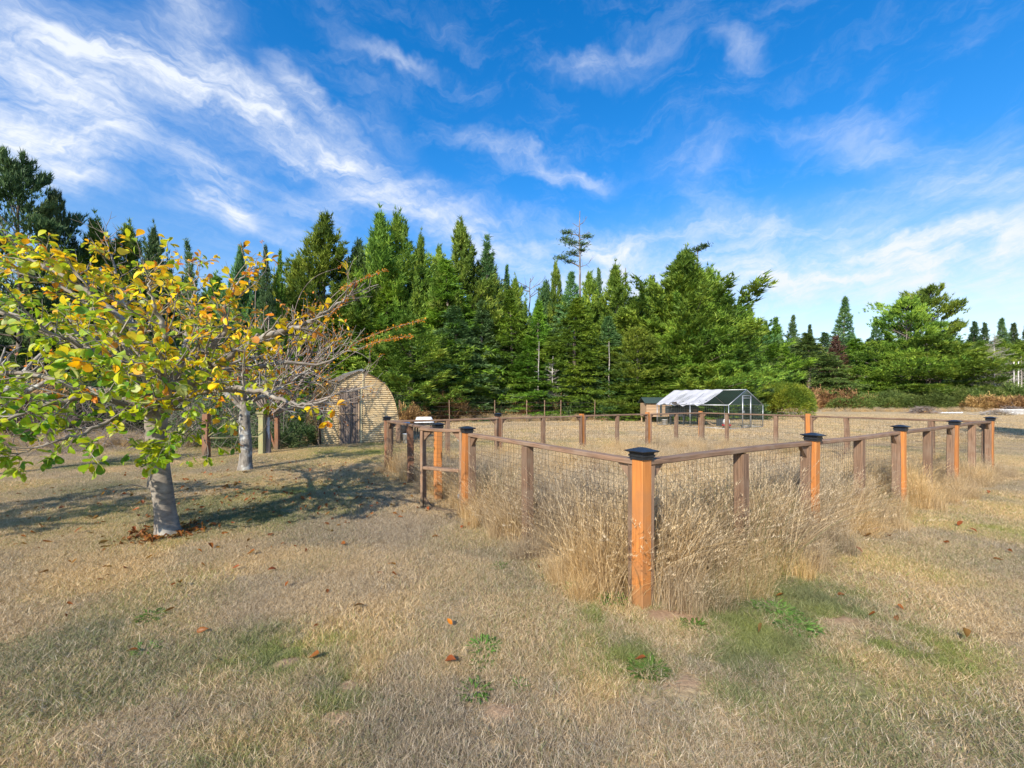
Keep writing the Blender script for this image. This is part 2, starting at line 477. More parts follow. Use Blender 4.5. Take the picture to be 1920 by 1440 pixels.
M_ground = ground_mat()
M_lawn = blade_mat('lawn_blade', [(0, (.20, .135, .065)), (.35, (.53, .385, .205)), (.7, (.72, .545, .32)), (1, (.82, .70, .48))],
                   [(0, (.12, .15, .035)), (.5, (.26, .29, .085)), (1, (.40, .41, .16))])
M_tall = blade_mat('tall_dry_grass', [(0, (.19, .115, .055)), (.35, (.50, .345, .17)), (.75, (.70, .515, .275)), (1, (.78, .63, .40))],
                   [(0, (.1, .12, .04)), (1, (.26, .28, .1))])
M_weed = plain_mat('dead_weed_stem', (.16, .085, .05), .9)
M_greenweed = foliage_mat('green_weed', [(0, (.06, .13, .02)), (.6, (.12, .24, .035)), (1, (.22, .36, .07))], .35, nscale=8)
M_brown = wood_mat('weathered_brown_wood', (.13, .075, .045), (.28, .17, .105), (.25, .18, .125), dirt=(.13, .1, .06))
M_orange = wood_mat('orange_stained_cedar', (.42, .15, .035), (.58, .225, .055), (.42, .18, .065), .6, dirt=(.26, .15, .07))
M_rust = wood_mat('red_stained_wood', (.16, .07, .035), (.27, .12, .06), (.18, .12, .08), dirt=(.13, .1, .06))
M_cap = plain_mat('black_cap_plastic', (.018, .02, .024), .42, var=.5, scale=30)
M_wire = plain_mat('dark_wire', (.07, .05, .038), .6, .4)
M_steel = plain_mat('galvanised_steel', (.36, .38, .40), .4, .6)
M_mag_bark = bark_mat('smooth_grey_bark', (.13, .11, .09), (.27, .235, .195), (.36, .33, .28), 14, .35, (1, 1, 2.2))
M_lichen = bark_mat('lichened_bark', (.07, .06, .05), (.30, .27, .23), (.5, .5, .46), 22, .9)
M_conbark = bark_mat('conifer_bark', (.06, .045, .035), (.18, .14, .11), (.28, .26, .23), 3, .5)
M_deadwood = bark_mat('bleached_deadwood', (.25, .21, .18), (.45, .41, .37), (.6, .57, .53), 3, .4)
M_snag = bark_mat('grey_snag_bark', (.10, .085, .075), (.24, .21, .19), (.34, .31, .28), 3, .4)
M_twig = bark_mat('grey_brown_twigs', (.12, .09, .075), (.30, .24, .2), (.38, .33, .29), 6, .2)

F_pine = foliage_mat('pine_needles', [(0, (0.0445, 0.1064, 0.01663)), (.4, (0.1415, 0.2416, 0.03049)), (.75, (0.303, 0.4153, 0.04855)), (1, (0.5253, 0.6182, 0.08316))], .22)
F_brownpine = foliage_mat('browning_pine_needles', [(0, (0.05155, 0.1088, 0.01901)), (.45, (0.1547, 0.2358, 0.03168)), (.75, (0.2836, 0.3627, 0.05069)), (1, (0.4381, 0.4352, 0.07603))], .22)
F_spruce = foliage_mat('spruce_needles', [(0, (0.03766, 0.09969, 0.03024)), (.45, (0.1059, 0.2193, 0.06804)), (.8, (0.2352, 0.3588, 0.1285)), (1, (0.4704, 0.5583, 0.257))], .18)
F_hemlock = foliage_mat('hemlock_needles', [(0, (0.04642, 0.1179, 0.01444)), (.45, (0.1416, 0.2654, 0.02599)), (.8, (0.3093, 0.4717, 0.04332)), (1, (0.567, 0.7076, 0.08663))], .25)
F_dark = foliage_mat('dark_needles', [(0, (0.0246, 0.05544, 0.01904)), (.5, (0.0704, 0.1267, 0.0408)), (1, (0.176, 0.2376, 0.0816))], .15)
F_yew = foliage_mat('yellow_green_shrub', [(0, (.04, .10, .01)), (.4, (.13, .20, .02)), (.75, (.32, .36, .035)), (1, (.48, .46, .055))], .25, nscale=.9)
F_gorse = foliage_mat('gorse_green', [(0, (0.04657, 0.08584, 0.0192)), (.45, (0.1242, 0.1872, 0.042)), (.8, (0.2484, 0.312, 0.072)), (1, (0.4347, 0.4368, 0.108))], .2, nscale=.5)
F_fern = foliage_mat('brown_bracken', [(0, (0.119, 0.06721, 0.0299)), (.4, (0.3174, 0.1794, 0.07475)), (.75, (0.5554, 0.3439, 0.1346)), (1, (0.6877, 0.5083, 0.2542))], .25, nscale=.7, hue=.012)
F_bramble = foliage_mat('bramble_green', [(0, (0.028, 0.063, 0.0168)), (.5, (0.077, 0.14, 0.042)), (1, (0.196, 0.252, 0.084))], .2, nscale=1.2)
F_redbrown = foliage_mat('red_brown_needles', [(0, (.10, .05, .035)), (.5, (.24, .13, .09)), (1, (.36, .22, .15))], .2)
F_litter = foliage_mat('dry_litter', [(0, (.1, .07, .045)), (.5, (.3, .22, .14)), (1, (.5, .4, .27))], .2, nscale=2)
F_ivy = foliage_mat('withered_vine', [(0, (.07, .055, .02)), (.45, (.17, .14, .05)), (1, (.36, .29, .12))], .2, nscale=2)


def leaf_material():
    m, nt, p, out = base_mat('autumn_leaf'); L = nt.links.new
    a = N(nt, 'ShaderNodeAttribute'); a.attribute_name = 'tcol'
    geo = N(nt, 'ShaderNodeNewGeometry')
    n1 = N(nt, 'ShaderNodeTexNoise'); n1.inputs['Scale'].default_value = 38; n1.inputs['Detail'].default_value = 4
    L(geo.outputs['Position'], n1.inputs['Vector'])
    # brown blotches on the ageing leaves
    c = mix_n(nt, math_n(nt, 'MULTIPLY', smooth_n(nt, n1.outputs['Fac'], .56, .72), .6), a.outputs['Color'], (.3, .12, .02))
    under = mix_n(nt, .18, c, (.42, .47, .22))
    c = mix_n(nt, geo.outputs['Backfacing'], c, under)
    L(c, p.inputs['Base Color']); p.inputs['Roughness'].default_value = .45; p.inputs['Specular IOR Level'].default_value = .35
    tr = N(nt, 'ShaderNodeBsdfTranslucent'); L(mix_n(nt, 1.0, c, (1.5, 1.45, .6), 'MULTIPLY'), tr.inputs['Color'])
    mx = N(nt, 'ShaderNodeMixShader'); mx.inputs[0].default_value = .4
    L(p.outputs[0], mx.inputs[1]); L(tr.outputs[0], mx.inputs[2]); L(mx.outputs[0], out.inputs[0])
    return m


M_leaf = leaf_material()

# ------------------------------------------------------------------ ground sheet
def axis(fine0, fine1, step, far, ratio=1.22):
    a = list(np.arange(fine0, fine1+1e-6, step)); s = step; hi = []; v = fine1
    while v < far: s *= ratio; v += s; hi.append(v)
    s = step; lo = []; v = fine0
    while v > -far: s *= ratio; v -= s; lo.append(v)
    return np.array(lo[::-1]+a+hi)


gx = axis(-6.5, 6.5, .05, 2500); gy = axis(.6, 8.0, .05, 2500)
GX, GY = np.meshgrid(gx, gy)
gxf, gyf = GX.ravel(), GY.ravel()
gz = ground_z(gxf, gyf)+dirt_mask(gxf, gyf)*.012
nx, ny = len(gx), len(gy)
idx = np.arange(nx*ny).reshape(ny, nx)
quads = np.stack([idx[:-1, :-1], idx[:-1, 1:], idx[1:, 1:], idx[1:, :-1]], -1).reshape(-1, 4)
gm = mesh_np('lawn', np.stack([gxf, gyf, gz], 1), quads, M_ground, {'green': green_mask(gxf, gyf)*(np.hypot(gxf, gyf) < 40), 'dirt': dirt_mask(gxf, gyf)}, smooth=True)
tag(ob('lawn', gm), kind='structure', label='dry tan lawn running from the camera to the tree line')

# ------------------------------------------------------------------ instanced grass
PROTO = {}


def blades(n, rad, hmin, hmax, wid, lean, segs, rg, droop=.3, seed_heads=0.0, yaw=None):
    """n curved blades; returns verts, quads/tris arrays, v attr"""
    r = rad*np.sqrt(rg.random(n)); th = rg.random(n)*2*np.pi
    bx, by = r*np.cos(th), r*np.sin(th)
    h = hmin+(hmax-hmin)*rg.random(n)
    az = rg.random(n)*2*np.pi if yaw is None else yaw+rg.normal(0, .8, n)
    ln = lean*(0.15+rg.random(n))
    dx, dy = np.cos(az), np.sin(az)
    wx, wy = -dy, dx
    fac = rg.random(n)*np.pi; cwx = np.cos(fac); 
    wx2 = wx*cwx-dx*np.sin(fac); wy2 = wy*cwx-dy*np.sin(fac)
    V = []; nv = 2*segs+1
    for k in range(segs+1):
        t = k/segs
        off = h*(ln*t+droop*t*t*ln*1.5); z = h*(t-.25*droop*t*t)*np.sqrt(np.maximum(0.1, 1-ln*ln*.5))
        cx = bx+dx*off; cy = by+dy*off
        w = wid*(1-t)**.7*(.6+.8*((np.arange(n)*37) % 11)/11)
        if k < segs:
            V.append(np.stack([cx-wx2*w/2, cy-wy2*w/2, z-.004], 1)); V.append(np.stack([cx+wx2*w/2, cy+wy2*w/2, z-.004], 1))
        else: V.append(np.stack([cx, cy, z], 1))
    V = np.stack(V, 1)
    base = np.arange(n)[:, None]*nv
    q = []
    for k in range(segs-1): q.append(base+np.array([2*k, 2*k+1, 2*k+3, 2*k+2]))
    quads = np.concatenate(q) if q else np.zeros((0, 4), int)
    tris = base+np.array([2*segs-2, 2*segs-1, 2*segs])
    tipz = V[:, -1]; tdir = V[:, -1]-V[:, -3]
    val = np.repeat(rg.random(n), nv)
    V = V.reshape(-1, 3)
    F = [quads, tris]
    if seed_heads > 0:
        sel = np.where(rg.random(n) < seed_heads)[0]
        hv = []; hf = []
        b0 = len(V)
        for i in sel:
            p = tipz[i]; d = tdir[i]/(np.linalg.norm(tdir[i])+1e-6)
            for k in range(9):
                q_ = p-d*(.012*k); s = .004+.012*math.sin(math.pi*min(1, (k+1)/9))
                a = rg.random()*6.28
                off = np.array([math.cos(a), math.sin(a), .6])*s*1.3
                side = np.array([-math.sin(a), math.cos(a), 0])*.0022
                hv += [q_-side, q_+side, q_+off+d*.008]; m = b0+len(hv)-3; hf.append((m, m+1, m+2))
        if hf:
            V = np.concatenate([V, np.array(hv)]); val = np.concatenate([val, np.full(len(hv), .9)])
            F = [quads, np.concatenate([tris, np.array(hf)])]
    return V, F, val


def proto(colname, builders, mat):
    c = bpy.data.collections.new(colname)
    for i, (V, F, val) in enumerate(builders):
        me = mesh_np(colname+'_tuft', V, F, mat, {'v': val})
        o = bpy.data.objects.new('%s_%02d' % (colname, i), me); c.objects.link(o)
    PROTO[colname] = c
    return c


def scatter(name, x, y, z, scale, tint, tone, coll, label, cat='grass', tilt=None):
    n = len(x)
    rot = np.zeros((n, 3)); rot[:, 2] = rng.random(n)*2*np.pi
    if tilt is not None: rot[:, 0] = tilt[0]; rot[:, 1] = tilt[1]; rot[:, 2] = tilt[2]
    me = bpy.data.meshes.new(name); me.vertices.add(n)
    me.vertices.foreach_set('co', np.stack([x, y, z], 1).astype(np.float32).ravel())
    def fa(k, a):
        t = me.attributes.new(k, 'FLOAT', 'POINT'); t.data.foreach_set('value', np.asarray(a, np.float32))
    fa('tint', tint); fa('tone', tone); fa('sc', scale)
    t = me.attributes.new('rotv', 'FLOAT_VECTOR', 'POINT'); t.data.foreach_set('vector', rot.astype(np.float32).ravel())
    t = me.attributes.new('pick', 'INT', 'POINT'); t.data.foreach_set('value', rng.integers(0, len(coll.objects), n).astype(np.int32))
    o = ob(name, me)
    ng = bpy.data.node_groups.new(name+'_scatter', 'GeometryNodeTree')
    ng.interface.new_socket('Geometry', in_out='INPUT', socket_type='NodeSocketGeometry')
    ng.interface.new_socket('Geometry', in_out='OUTPUT', socket_type='NodeSocketGeometry')
    gi = ng.nodes.new('NodeGroupInput'); go = ng.nodes.new('NodeGroupOutput')
    ci = ng.nodes.new('GeometryNodeCollectionInfo'); ci.inputs['Collection'].default_value = coll
    ci.inputs['Separate Children'].default_value = True; ci.inputs['Reset Children'].default_value = True
    ip = ng.nodes.new('GeometryNodeInstanceOnPoints'); ip.inputs['Pick Instance'].default_value = True
    def na(nm, ty):
        a = ng.nodes.new('GeometryNodeInputNamedAttribute'); a.data_type = ty; a.inputs['Name'].default_value = nm; return a.outputs['Attribute']
    L = ng.links.new
    L(gi.outputs[0], ip.inputs['Points']); L(ci.outputs[0], ip.inputs['Instance'])
    L(na('pick', 'INT'), ip.inputs['Instance Index'])
    e2r = ng.nodes.new('FunctionNodeEulerToRotation'); L(na('rotv', 'FLOAT_VECTOR'), e2r.inputs[0]); L(e2r.outputs[0], ip.inputs['Rotation'])
    L(na('sc', 'FLOAT'), ip.inputs['Scale'])
    L(ip.outputs[0], go.inputs[0])
    md = o.modifiers.new('scatter', 'NODES'); md.node_group = ng
    tag(o, label, cat, kind='stuff')
    return o


g1 = np.random.default_rng(21)
proto('short_grass', [blades(1700, .30, .012, .040, .0032, 1.0, 2, g1, .5) for _ in range(7)], M_lawn)
proto('small_grass', [blades(80, .055, .02, .055, .0036, 1.0, 2, g1, .5) for _ in range(5)], M_lawn)
proto('coarse_grass', [blades(420, .6, .03, .07, .011, .8, 1, g1) for _ in range(4)], M_lawn)
proto('tall_grass', [blades(380, .24, .3, 1.0, .0040, .16, 4, g1, .9, .3) for _ in range(5)]+[blades(380, .26, .3, .9, .0038, .30, 4, g1, 1.2, .2) for _ in range(4)], M_tall)
proto('bent_grass', [blades(330, .20, .25, .8, .0042, .5, 4, g1, 1.2, .1) for _ in range(5)], M_tall)

def band(n, y0, y1, pad=.35, spread=1.3):
    y = np.sqrt(g1.random(n)*(y1*y1-y0*y0)+y0*y0); x = (g1.random(n)*2-1)*(spread*y+pad)
    return x, y
xs, ys, ss = [], [], []
for n, a, b, s0 in ((900, .9, 4.5, .9), (1700, 4.3, 9.0, 1.05), (2600, 8.8, 15, 1.25)):
    x, y = band(n, a, b); xs.append(x); ys.append(y); ss.append(s0*(.75+.5*g1.random(n)))
x = np.concatenate(xs); y = np.concatenate(ys); s = np.concatenate(ss)
near_dirt = np.zeros(len(x), bool)
for cx_, cy_, rx_, ry_ in DIRT: near_dirt |= np.hypot(x-cx_, y-cy_) < max(rx_, ry_)+.30
x, y, s = x[~near_dirt], y[~near_dirt], s[~near_dirt]
tn = .5*fbm(x*.6+3, y*.6+8, 3)+.5*fbm(x*2.7+3, y*2.7+8, 3)
s = s*(.45+1.1*fbm(x*3.1+9, y*3.1, 3))
scatter('lawn_grass', x, y, ground_z(x, y), s, green_mask(x, y)*.85+.03+.16*sstep(fbm(x*.8+60, y*.8+12, 4), .4, .65), np.clip((tn-.38)*4, 0, 1), PROTO['short_grass'],
        'short dry mown grass covering the lawn in front of the fence', 'grass')
xs, ys = [], []
for cx_, cy_, rx_, ry_ in DIRT:
    R0 = max(rx_, ry_)+.45; n_ = int(R0*R0*3.14*420); a_ = g1.random(n_)*6.283; r_ = R0*np.sqrt(g1.random(n_)); xs.append(cx_+r_*np.cos(a_)); ys.append(cy_+r_*np.sin(a_))
x = np.concatenate(xs); y = np.concatenate(ys); k_ = dirt_mask(x, y) < .25+.3*g1.random(len(x)); x, y = x[k_], y[k_]
tn = .5*fbm(x*.6+3, y*.6+8, 3)+.5*fbm(x*2.7+3, y*2.7+8, 3)
scatter('patch_edge_grass', x, y, ground_z(x, y), .55+.5*g1.random(len(x)), green_mask(x, y)*.85+.12, np.clip((tn-.38)*4, 0, 1), PROTO['small_grass'],
        'short dry grass growing round the bare soil patches', 'grass')
x, y = band(4200, 14, 40, 0, 1.35)
keep = ~((x < -10) & (y > 18))
x, y = x[keep], y[keep]
scatter('field_grass', x, y, ground_z(x, y), .9+.7*g1.random(len(x)), green_mask(x, y)*.4, np.clip(g1.random(len(x)), 0, 1), PROTO['coarse_grass'],
        'mown straw coloured grass of the open field beyond the fence', 'grass')

# tall grass in and along the enclosure
n = 6400
x = g1.random(n)*17-5; y = g1.random(n)*14+1.6
s_, q_, d_ = enclosure(x, y)
nz = fbm(x*1.1+70, y*1.1+30, 4); dist = np.hypot(x, y)
inside = d_ > 0
hgt = np.where(inside, .72-.052*np.maximum(0, dist-4.5), .0)
hgt = np.where(inside, np.maximum(hgt, .27)*(.55+1.0*nz), hgt)
hgt = np.where(inside & (d_ < .55), hgt*1.15+.08, hgt)
# weed thickets far inside
hgt = np.where(inside & (dist > 8) & (nz > .54), .5, hgt)
# strips spilling out under the rails
out_r = (~inside) & (s_ > .12) & (s_ < 9.8) & (q_ < 0) & (q_ > -.26-.22*nz)
hgt = np.where(out_r, (.44+.28*nz)*(1+1.2*q_), hgt)
out_l = (~inside) & (q_ > .25) & (q_ < 2.75) & (s_ < 0) & (s_ > -.2-.15*nz)
hgt = np.where(out_l, (.42+.22*nz)*(1+1.0*s_), hgt)
out_l2 = (~inside) & (q_ >= 2.75) & (q_ < 6.4) & (s_ < 0) & (s_ > -.18)
hgt = np.where(out_l2 & (q_ > 3.5), .25, hgt)
dens = np.where(dist < 6, 1.0, .85)*np.where((q_ > 2.6) & (q_ < 3.7) & (s_ > -.3) & (s_ < .8), .25, 1)
keep = (hgt > .05) & (g1.random(n) < dens) & (y > .2) & (np.abs(x) < 1.5*y+1)
keep &= np.hypot(x-C0[0], y-C0[1]) > .16
x, y, hgt, nz, q_, s_ = x[keep], y[keep], hgt[keep], nz[keep], q_[keep], s_[keep]
tone = np.clip((fbm(x*1.9, y*1.9+44, 3)-.3)*2.3, 0, 1)
tint = np.clip(green_mask(x, y)*.35, 0, .5)
bent = g1.random(len(x)) < .2
for sel, nm, cn, lb in ((~bent, 'tall_grass', 'tall_grass', 'tall upright dry grass standing inside the wire fence'),
                        (bent, 'bent_grass', 'bent_grass', 'flopped over dry grass spilling out along the foot of the fence')):
    k = sel.sum()
    tl = (g1.normal(0, .05, k), g1.normal(0, .05, k), g1.random(k)*6.28)
    scatter(nm, x[sel], y[sel], ground_z(x[sel], y[sel])-.01, hgt[sel]*(.8+.4*g1.random(k)), tint[sel], tone[sel], PROTO[cn], lb, 'tall grass', tl)

# ------------------------------------------------------------------ timber fence
def beam_mesh(L, w, h, mat, segs=4, ch=.006, jit=.0025, rg=None):
    """chamfered bar along local z"""
    rg = rg or g1
    a, b = w/2, h/2
    pr = [(a-ch, -b), (a, -b+ch), (a, b-ch), (a-ch, b), (-a+ch, b), (-a, b-ch), (-a, -b+ch), (-a+ch, -b)]
    V = []; F = []
    bow = rg.normal(0, jit, 2)
    for k in range(segs+1):
        t = k/segs; ox = bow[0]*math.sin(math.pi*t)*2+rg.normal(0, jit*.3); oy = bow[1]*math.sin(math.pi*t)*2+rg.normal(0, jit*.3)
        V += [(x+ox, y+oy, L*t) for x, y in pr]
    for k in range(segs):
        for i in range(8):
            j = (i+1) % 8; F.append((k*8+i, k*8+j, (k+1)*8+j, (k+1)*8+i))
    m = MB(); m.add(V, F); m.f.append(tuple(reversed(range(8)))); m.f.append(tuple(segs*8+i for i in range(8)))
    return m.mesh('beam', mat)


def beam(name, p0, p1, w, h, mat, parent=None, side=None, segs=4, ch=.006, label=None):
    p0 = Vector(p0); p1 = Vector(p1); z = (p1-p0); L = z.length; z.normalize()
    s = Vector(side) if side is not None else (Vector((0, 0, 1)).cross(z) if abs(z.z) < .95 else Vector((1, 0, 0)))
    x = (s-z*s.dot(z)).normalized(); y = z.cross(x)
    M = Matrix((x, y, z)).transposed().to_4x4(); M.translation = p0
    o = ob(name, beam_mesh(L, w, h, mat, segs, ch), parent, mat4=M)
    if label: o['label'] = label
    return o


def v3(p, z): return Vector((p[0], p[1], z))
def gz1(p): return float(ground_z(p[0], p[1]))


def cap_mesh(broken=False):
    m = MB(); k = .0475
    def ring(r, z): return [(r, r, z), (-r, r, z), (-r, -r, z), (r, -r, z)]
    prof = [(k+.008, 0), (k+.008, .018), (k+.014, .02), (k+.014, .032), (k+.008, .034), (k+.010, .044), (k+.032, .052), (k+.034, .058), (.018, .078), (.0, .079)]
    vs = []
    for r, z in prof: vs += ring(max(r, .0005), z)
    fs = [(i*4+a, (i*4)+(a+1) % 4, (i+1)*4+(a+1) % 4, (i+1)*4+a) for i in range(len(prof)-1) for a in range(4)]
    m.add(vs, fs)
    return m.mesh('cap', M_cap)


CAP = cap_mesh()
rail_top = .985
fence = thing('garden_fence', 'low timber and wire fence enclosing the overgrown garden plot', 'fence', (C0[0], C0[1], 0))
fence_loc = Vector((C0[0], C0[1], 0))


def frame2(d):
    d = Vector((d[0], d[1], 0)).normalized(); return d, Vector((d.y, -d.x, 0))   # along, outward-right


def fpost(p, along, out, mat=None, cap=True, cleats=(1, -1), h=1.0, off=.03, cm=None, label=None):
    """orange post standing proud of the rails with brown cleats carrying them"""
    mat = mat or M_orange
    p = Vector((p[0], p[1], 0))-fence_loc; g = -.12
    c = p+out*off
    o = beam('post', c+Vector((0, 0, g)), c+Vector((0, 0, h)), .092, .092, mat, fence, side=along, segs=6, ch=.005, label=label)
    if cap:
        k = ob('cap', CAP, o, mat4=Matrix.Translation((0, 0, h-g-.012)))
        k.rotation_euler = (random.uniform(-.02, .02), random.uniform(-.02, .02), 0)
    for s in cleats:
        q = p+along*s*(.046+.021)
        beam('cleat', q+Vector((0, 0, g)), q+Vector((0, 0, rail_top-.042)), .038, .088, M_brown, fence, side=along, segs=5)
    return o


def gusset(p, along, s, mat=M_brown):
    """triangular plate under the rail next to a post"""
    m = MB(); a = .11; t = .016
    pts = [(0, 0), (a, 0), (0, -a)]
    vs = [Vector((x, y, z)) for y in (-t, t) for x, z in pts]
    m.add(vs, [(0, 1, 2), (5, 4, 3), (0, 3, 4, 1), (1, 4, 5, 2), (2, 5, 3, 0)])
    al = along*s; out = Vector((al.y, -al.x, 0))
    M = Matrix((al, -out, Vector((0, 0, 1)))).transposed().to_4x4()
    M.translation = Vector((p[0], p[1], 0))-fence_loc+al*(.046+.042)+Vector((0, 0, rail_top-.043))
    return ob('gusset', m.mesh('gusset', mat), fence, mat4=M)


def mid(p, along, mat=M_brown):
    p = Vector((p[0], p[1], 0))-fence_loc
    return beam('mid_post', p+Vector((0, 0, -.12)), p+Vector((0, 0, rail_top-.042)), .088, .088, mat, fence, side=along, segs=6)


def rail(a, b, i0=.045, i1=.045, dz0=0, dz1=0):
    a = v3(a, rail_top-.02)-fence_loc; b = v3(b, rail_top-.02)-fence_loc
    d = (b-a).normalized(); a = a+d*i0+Vector((0, 0, dz0)); b = b-d*i1+Vector((0, 0, dz1))
    return beam('rail', a, b, .088, .038, M_brown, fence, segs=8)


def wires(name, a, b, z0, z1, parent, origin, step=.05, r=.0011, inset=.04):
    a = Vector((a[0], a[1], 0))-origin; b = Vector((b[0], b[1], 0))-origin
    d = (b-a).normalized(); o = Vector((-d.y, d.x, 0))*inset; L = (b-a).length
    m = MB()
    n = int(L/step)
    def seg(p, q):
        m.tube([p, q], r, 3, cap=False)
    for i in range(n+1):
        p = a+d*(L*i/n)+o; j = d*random.gauss(0, .002)
        seg(p+Vector((0, 0, z0)), p+j+Vector((0, 0, z1)))
    k = int((z1-z0)/step)
    for i in range(k+1):
        z = z0+(z1-z0)*i/k
        pts = [a+d*(L*t/6)+o+Vector((0, 0, z+random.gauss(0, .0025))) for t in range(7)]
        m.tube(pts, r, 3, cap=False)
    return tag(ob(name, m.mesh(name, M_wire), parent), kind='stuff')


aR, oR = frame2(RD); aL, oL_ = frame2(LD); oL = -oL_            # outward normals
# corner post nearest the camera
fpost(C0, aR, oR, cleats=(1,), off=.0)
k = beam('cleat', Vector((0, 0, -.12))+aL*.067, Vector((0, 0, rail_top-.042))+aL*.067, .038, .088, M_brown, fence, side=aL, segs=5)
gusset(C0, aR, 1); gusset(C0, aL, 1)
for i, p in enumerate((P2, P3, P4)):
    fpost(p, aR, oR); gusset(p, aR, 1); gusset(p, aR, -1)
fpost(P5, aR, oR, cleats=(-1,), off=.02); gusset(P5, aR, -1)
prev = C0
for p in (P2, P3, P4, P5):
    mid((prev+p)/2, aR); rail(prev, p)
    wires('wire_mesh', prev, p, .03, rail_top-.04, fence, fence_loc); prev = p
# left side with the gate opening
fpost(HINGE, aL, oL, cleats=(-1, 1)); gusset(HINGE, aL, -1)
fpost(LATCH, aL, oL, mat=M_orange, cleats=(1,)); gusset(LATCH, aL, 1)
fpost(LCORN, aL, oL, mat=M_rust, cleats=(-1,), label='corner post stained dark red brown with a black cap'); gusset(LCORN, aL, -1)
mid((C0+HINGE)/2+LD*.06, aL); rail(C0, HINGE); wires('wire_mesh', C0, HINGE, .03, rail_top-.04, fence, fence_loc, inset=-.04)
mid((LATCH+LCORN)/2, aL, M_rust); rail(LATCH, LCORN); wires('wire_mesh', LATCH, LCORN, .03, rail_top-.04, fence, fence_loc, inset=-.04)
# back side
bdir = (DCORN-LCORN)/4
aB, _ = frame2(bdir)
bp = [LCORN+bdir*i for i in range(5)]
c_ = ob('cleat', beam_mesh(1.05, .038, .088, M_brown), fence, mat4=Matrix.Translation(v3(LCORN, -.12)-fence_loc+aB*.067))
gusset(LCORN, aB, 1)
oB = Vector((-aB.y, aB.x, 0))
for i in (1, 2, 3):
    fpost(bp[i], aB, oB, mat=(M_rust if i == 1 else M_orange), cap=(i == 1), cleats=(1, -1), h=1.02)
    gusset(bp[i], aB, 1); gusset(bp[i], aB, -1)
fpost(DCORN, aB, oB, cap=False, cleats=(-1,), h=1.02); gusset(DCORN, aB, -1)
for i in range(4):
    mid((bp[i]+bp[i+1])/2, aB); rail(bp[i], bp[i+1]); wires('wire_mesh', bp[i], bp[i+1], .03, rail_top-.04, fence, fence_loc, step=.06, inset=-.04)
# right-hand side running away from the camera
eD = DCORN-P5; aE, oE = frame2(eD)
pm = P5+eD*.5
beam('cleat', v3(P5, -.12)-fence_loc+aE*.067, v3(P5, rail_top-.042)-fence_loc+aE*.067, .038, .088, M_brown, fence, side=aE)
gusset(P5, aE, 1); gusset(DCORN, aE, -1)
beam('cleat', v3(DCORN, -.12)-fence_loc-aE*.067, v3(DCORN, rail_top-.042)-fence_loc-aE*.067, .038, .088, M_brown, fence, side=aE)
fpost(pm, aE, -oE, cap=False, h=1.03); gusset(pm, aE, 1); gusset(pm, aE, -1)
rail(P5, pm); rail(pm, DCORN)
for t in (.13, .37, .63, .86): mid(P5+eD*t, aE)
wires('wire_mesh', P5, pm, .03, rail_top-.04, fence, fence_loc, step=.06, inset=.04); wires('wire_mesh', pm, DCORN, .03, rail_top-.04, fence, fence_loc, step=.06, inset=.04)

# open gate -------------------------------------------------------------
gh = Vector((HINGE[0], HINGE[1], 0))+aL*.1+oL*.05
gt = Vector((-1.13, 5.44, 0))
gd = (gt-gh).normalized(); gL = (gt-gh).length
gate = thing('garden_gate', 'timber framed wire gate standing ajar on the left side of the fence', 'gate', gh)
Z = lambda z: Vector((0, 0, z))
gtop = 1.03
e = gd*gL
beam('stile', Z(.03), Z(gtop-.04), .038, .088, M_brown, gate, side=gd)
beam('stile', e+Z(.03), e+Z(gtop-.04), .038, .088, M_brown, gate, side=gd)
beam('rail', -gd*.02+Z(gtop-.02), e+gd*.022+Z(gtop-.02), .088, .036, M_brown, gate)
beam('rail', gd*.021+Z(.52), e-gd*.021+Z(.52), .086, .038, M_brown, gate)
beam('rail', gd*.0+Z(.008), e+gd*.022+Z(.008), .088, .038, M_rust, gate)
for (b0, zz, sx, sz) in ((e, gtop-.042, -1, -1), (e, .03, -1, 1), (Z(0), gtop-.042, 1, -1)):
    m = MB(); a = .12; t = .015; nrm = Vector((-gd.y, gd.x, 0))*t; b1 = b0+gd*sx*.02
    pts = [b1+Z(zz), b1+gd*sx*a+Z(zz), b1+Z(zz+sz*a)]
    m.add([q-nrm for q in pts]+[q+nrm for q in pts], [(0, 1, 2), (5, 4, 3), (0, 3, 4, 1), (1, 4, 5, 2), (2, 5, 3, 0)])
    ob('brace', m.mesh('brace', M_brown), gate)
wires('wire_mesh', gh+gd*.02, gh+e-gd*.02, .04, gtop-.05, gate, gh, inset=.03)
m = MB(); hb = e+gd*.026+Z(.93); m.tube([hb+Z(-.07), hb+gd*.03+Z(-.055), hb+gd*.035, hb+gd*.03+Z(.055), hb+Z(.07)], .006, 8)
ob('handle', m.mesh('handle', M_cap, True), gate)
for zz in (.9, .2):
    m = MB(); m.box(Vector((0, 0, zz))-gd*.03+oL*.0, (.09, .006, .05), Matrix.Rotation(math.atan2(gd.y, gd.x), 4, 'Z')); m.tube([Z(zz-.03)-gd*.03, Z(zz+.03)-gd*.03], .008, 8)
    ob('hinge', m.mesh('hinge', M_steel), gate)

# ------------------------------------------------------------------ branching wood
def catmull(pts, n):
    pts = [np.array(p, float) for p in pts]
    P = [2*pts[0]-pts[1]]+pts+[2*pts[-1]-pts[-2]]
    out = []
    for i in range(1, len(P)-2):
        for k in range(n):
            t = k/n
            out.append(.5*((2*P[i])+(-P[i-1]+P[i+1])*t+(2*P[i-1]-5*P[i]+4*P[i+1]-P[i+2])*t*t+(-P[i-1]+3*P[i]-3*P[i+1]+P[i+2])*t**3))
    out.append(pts[-1]); return np.array(out)


def unit(v): return v/(np.linalg.norm(v)+1e-9)


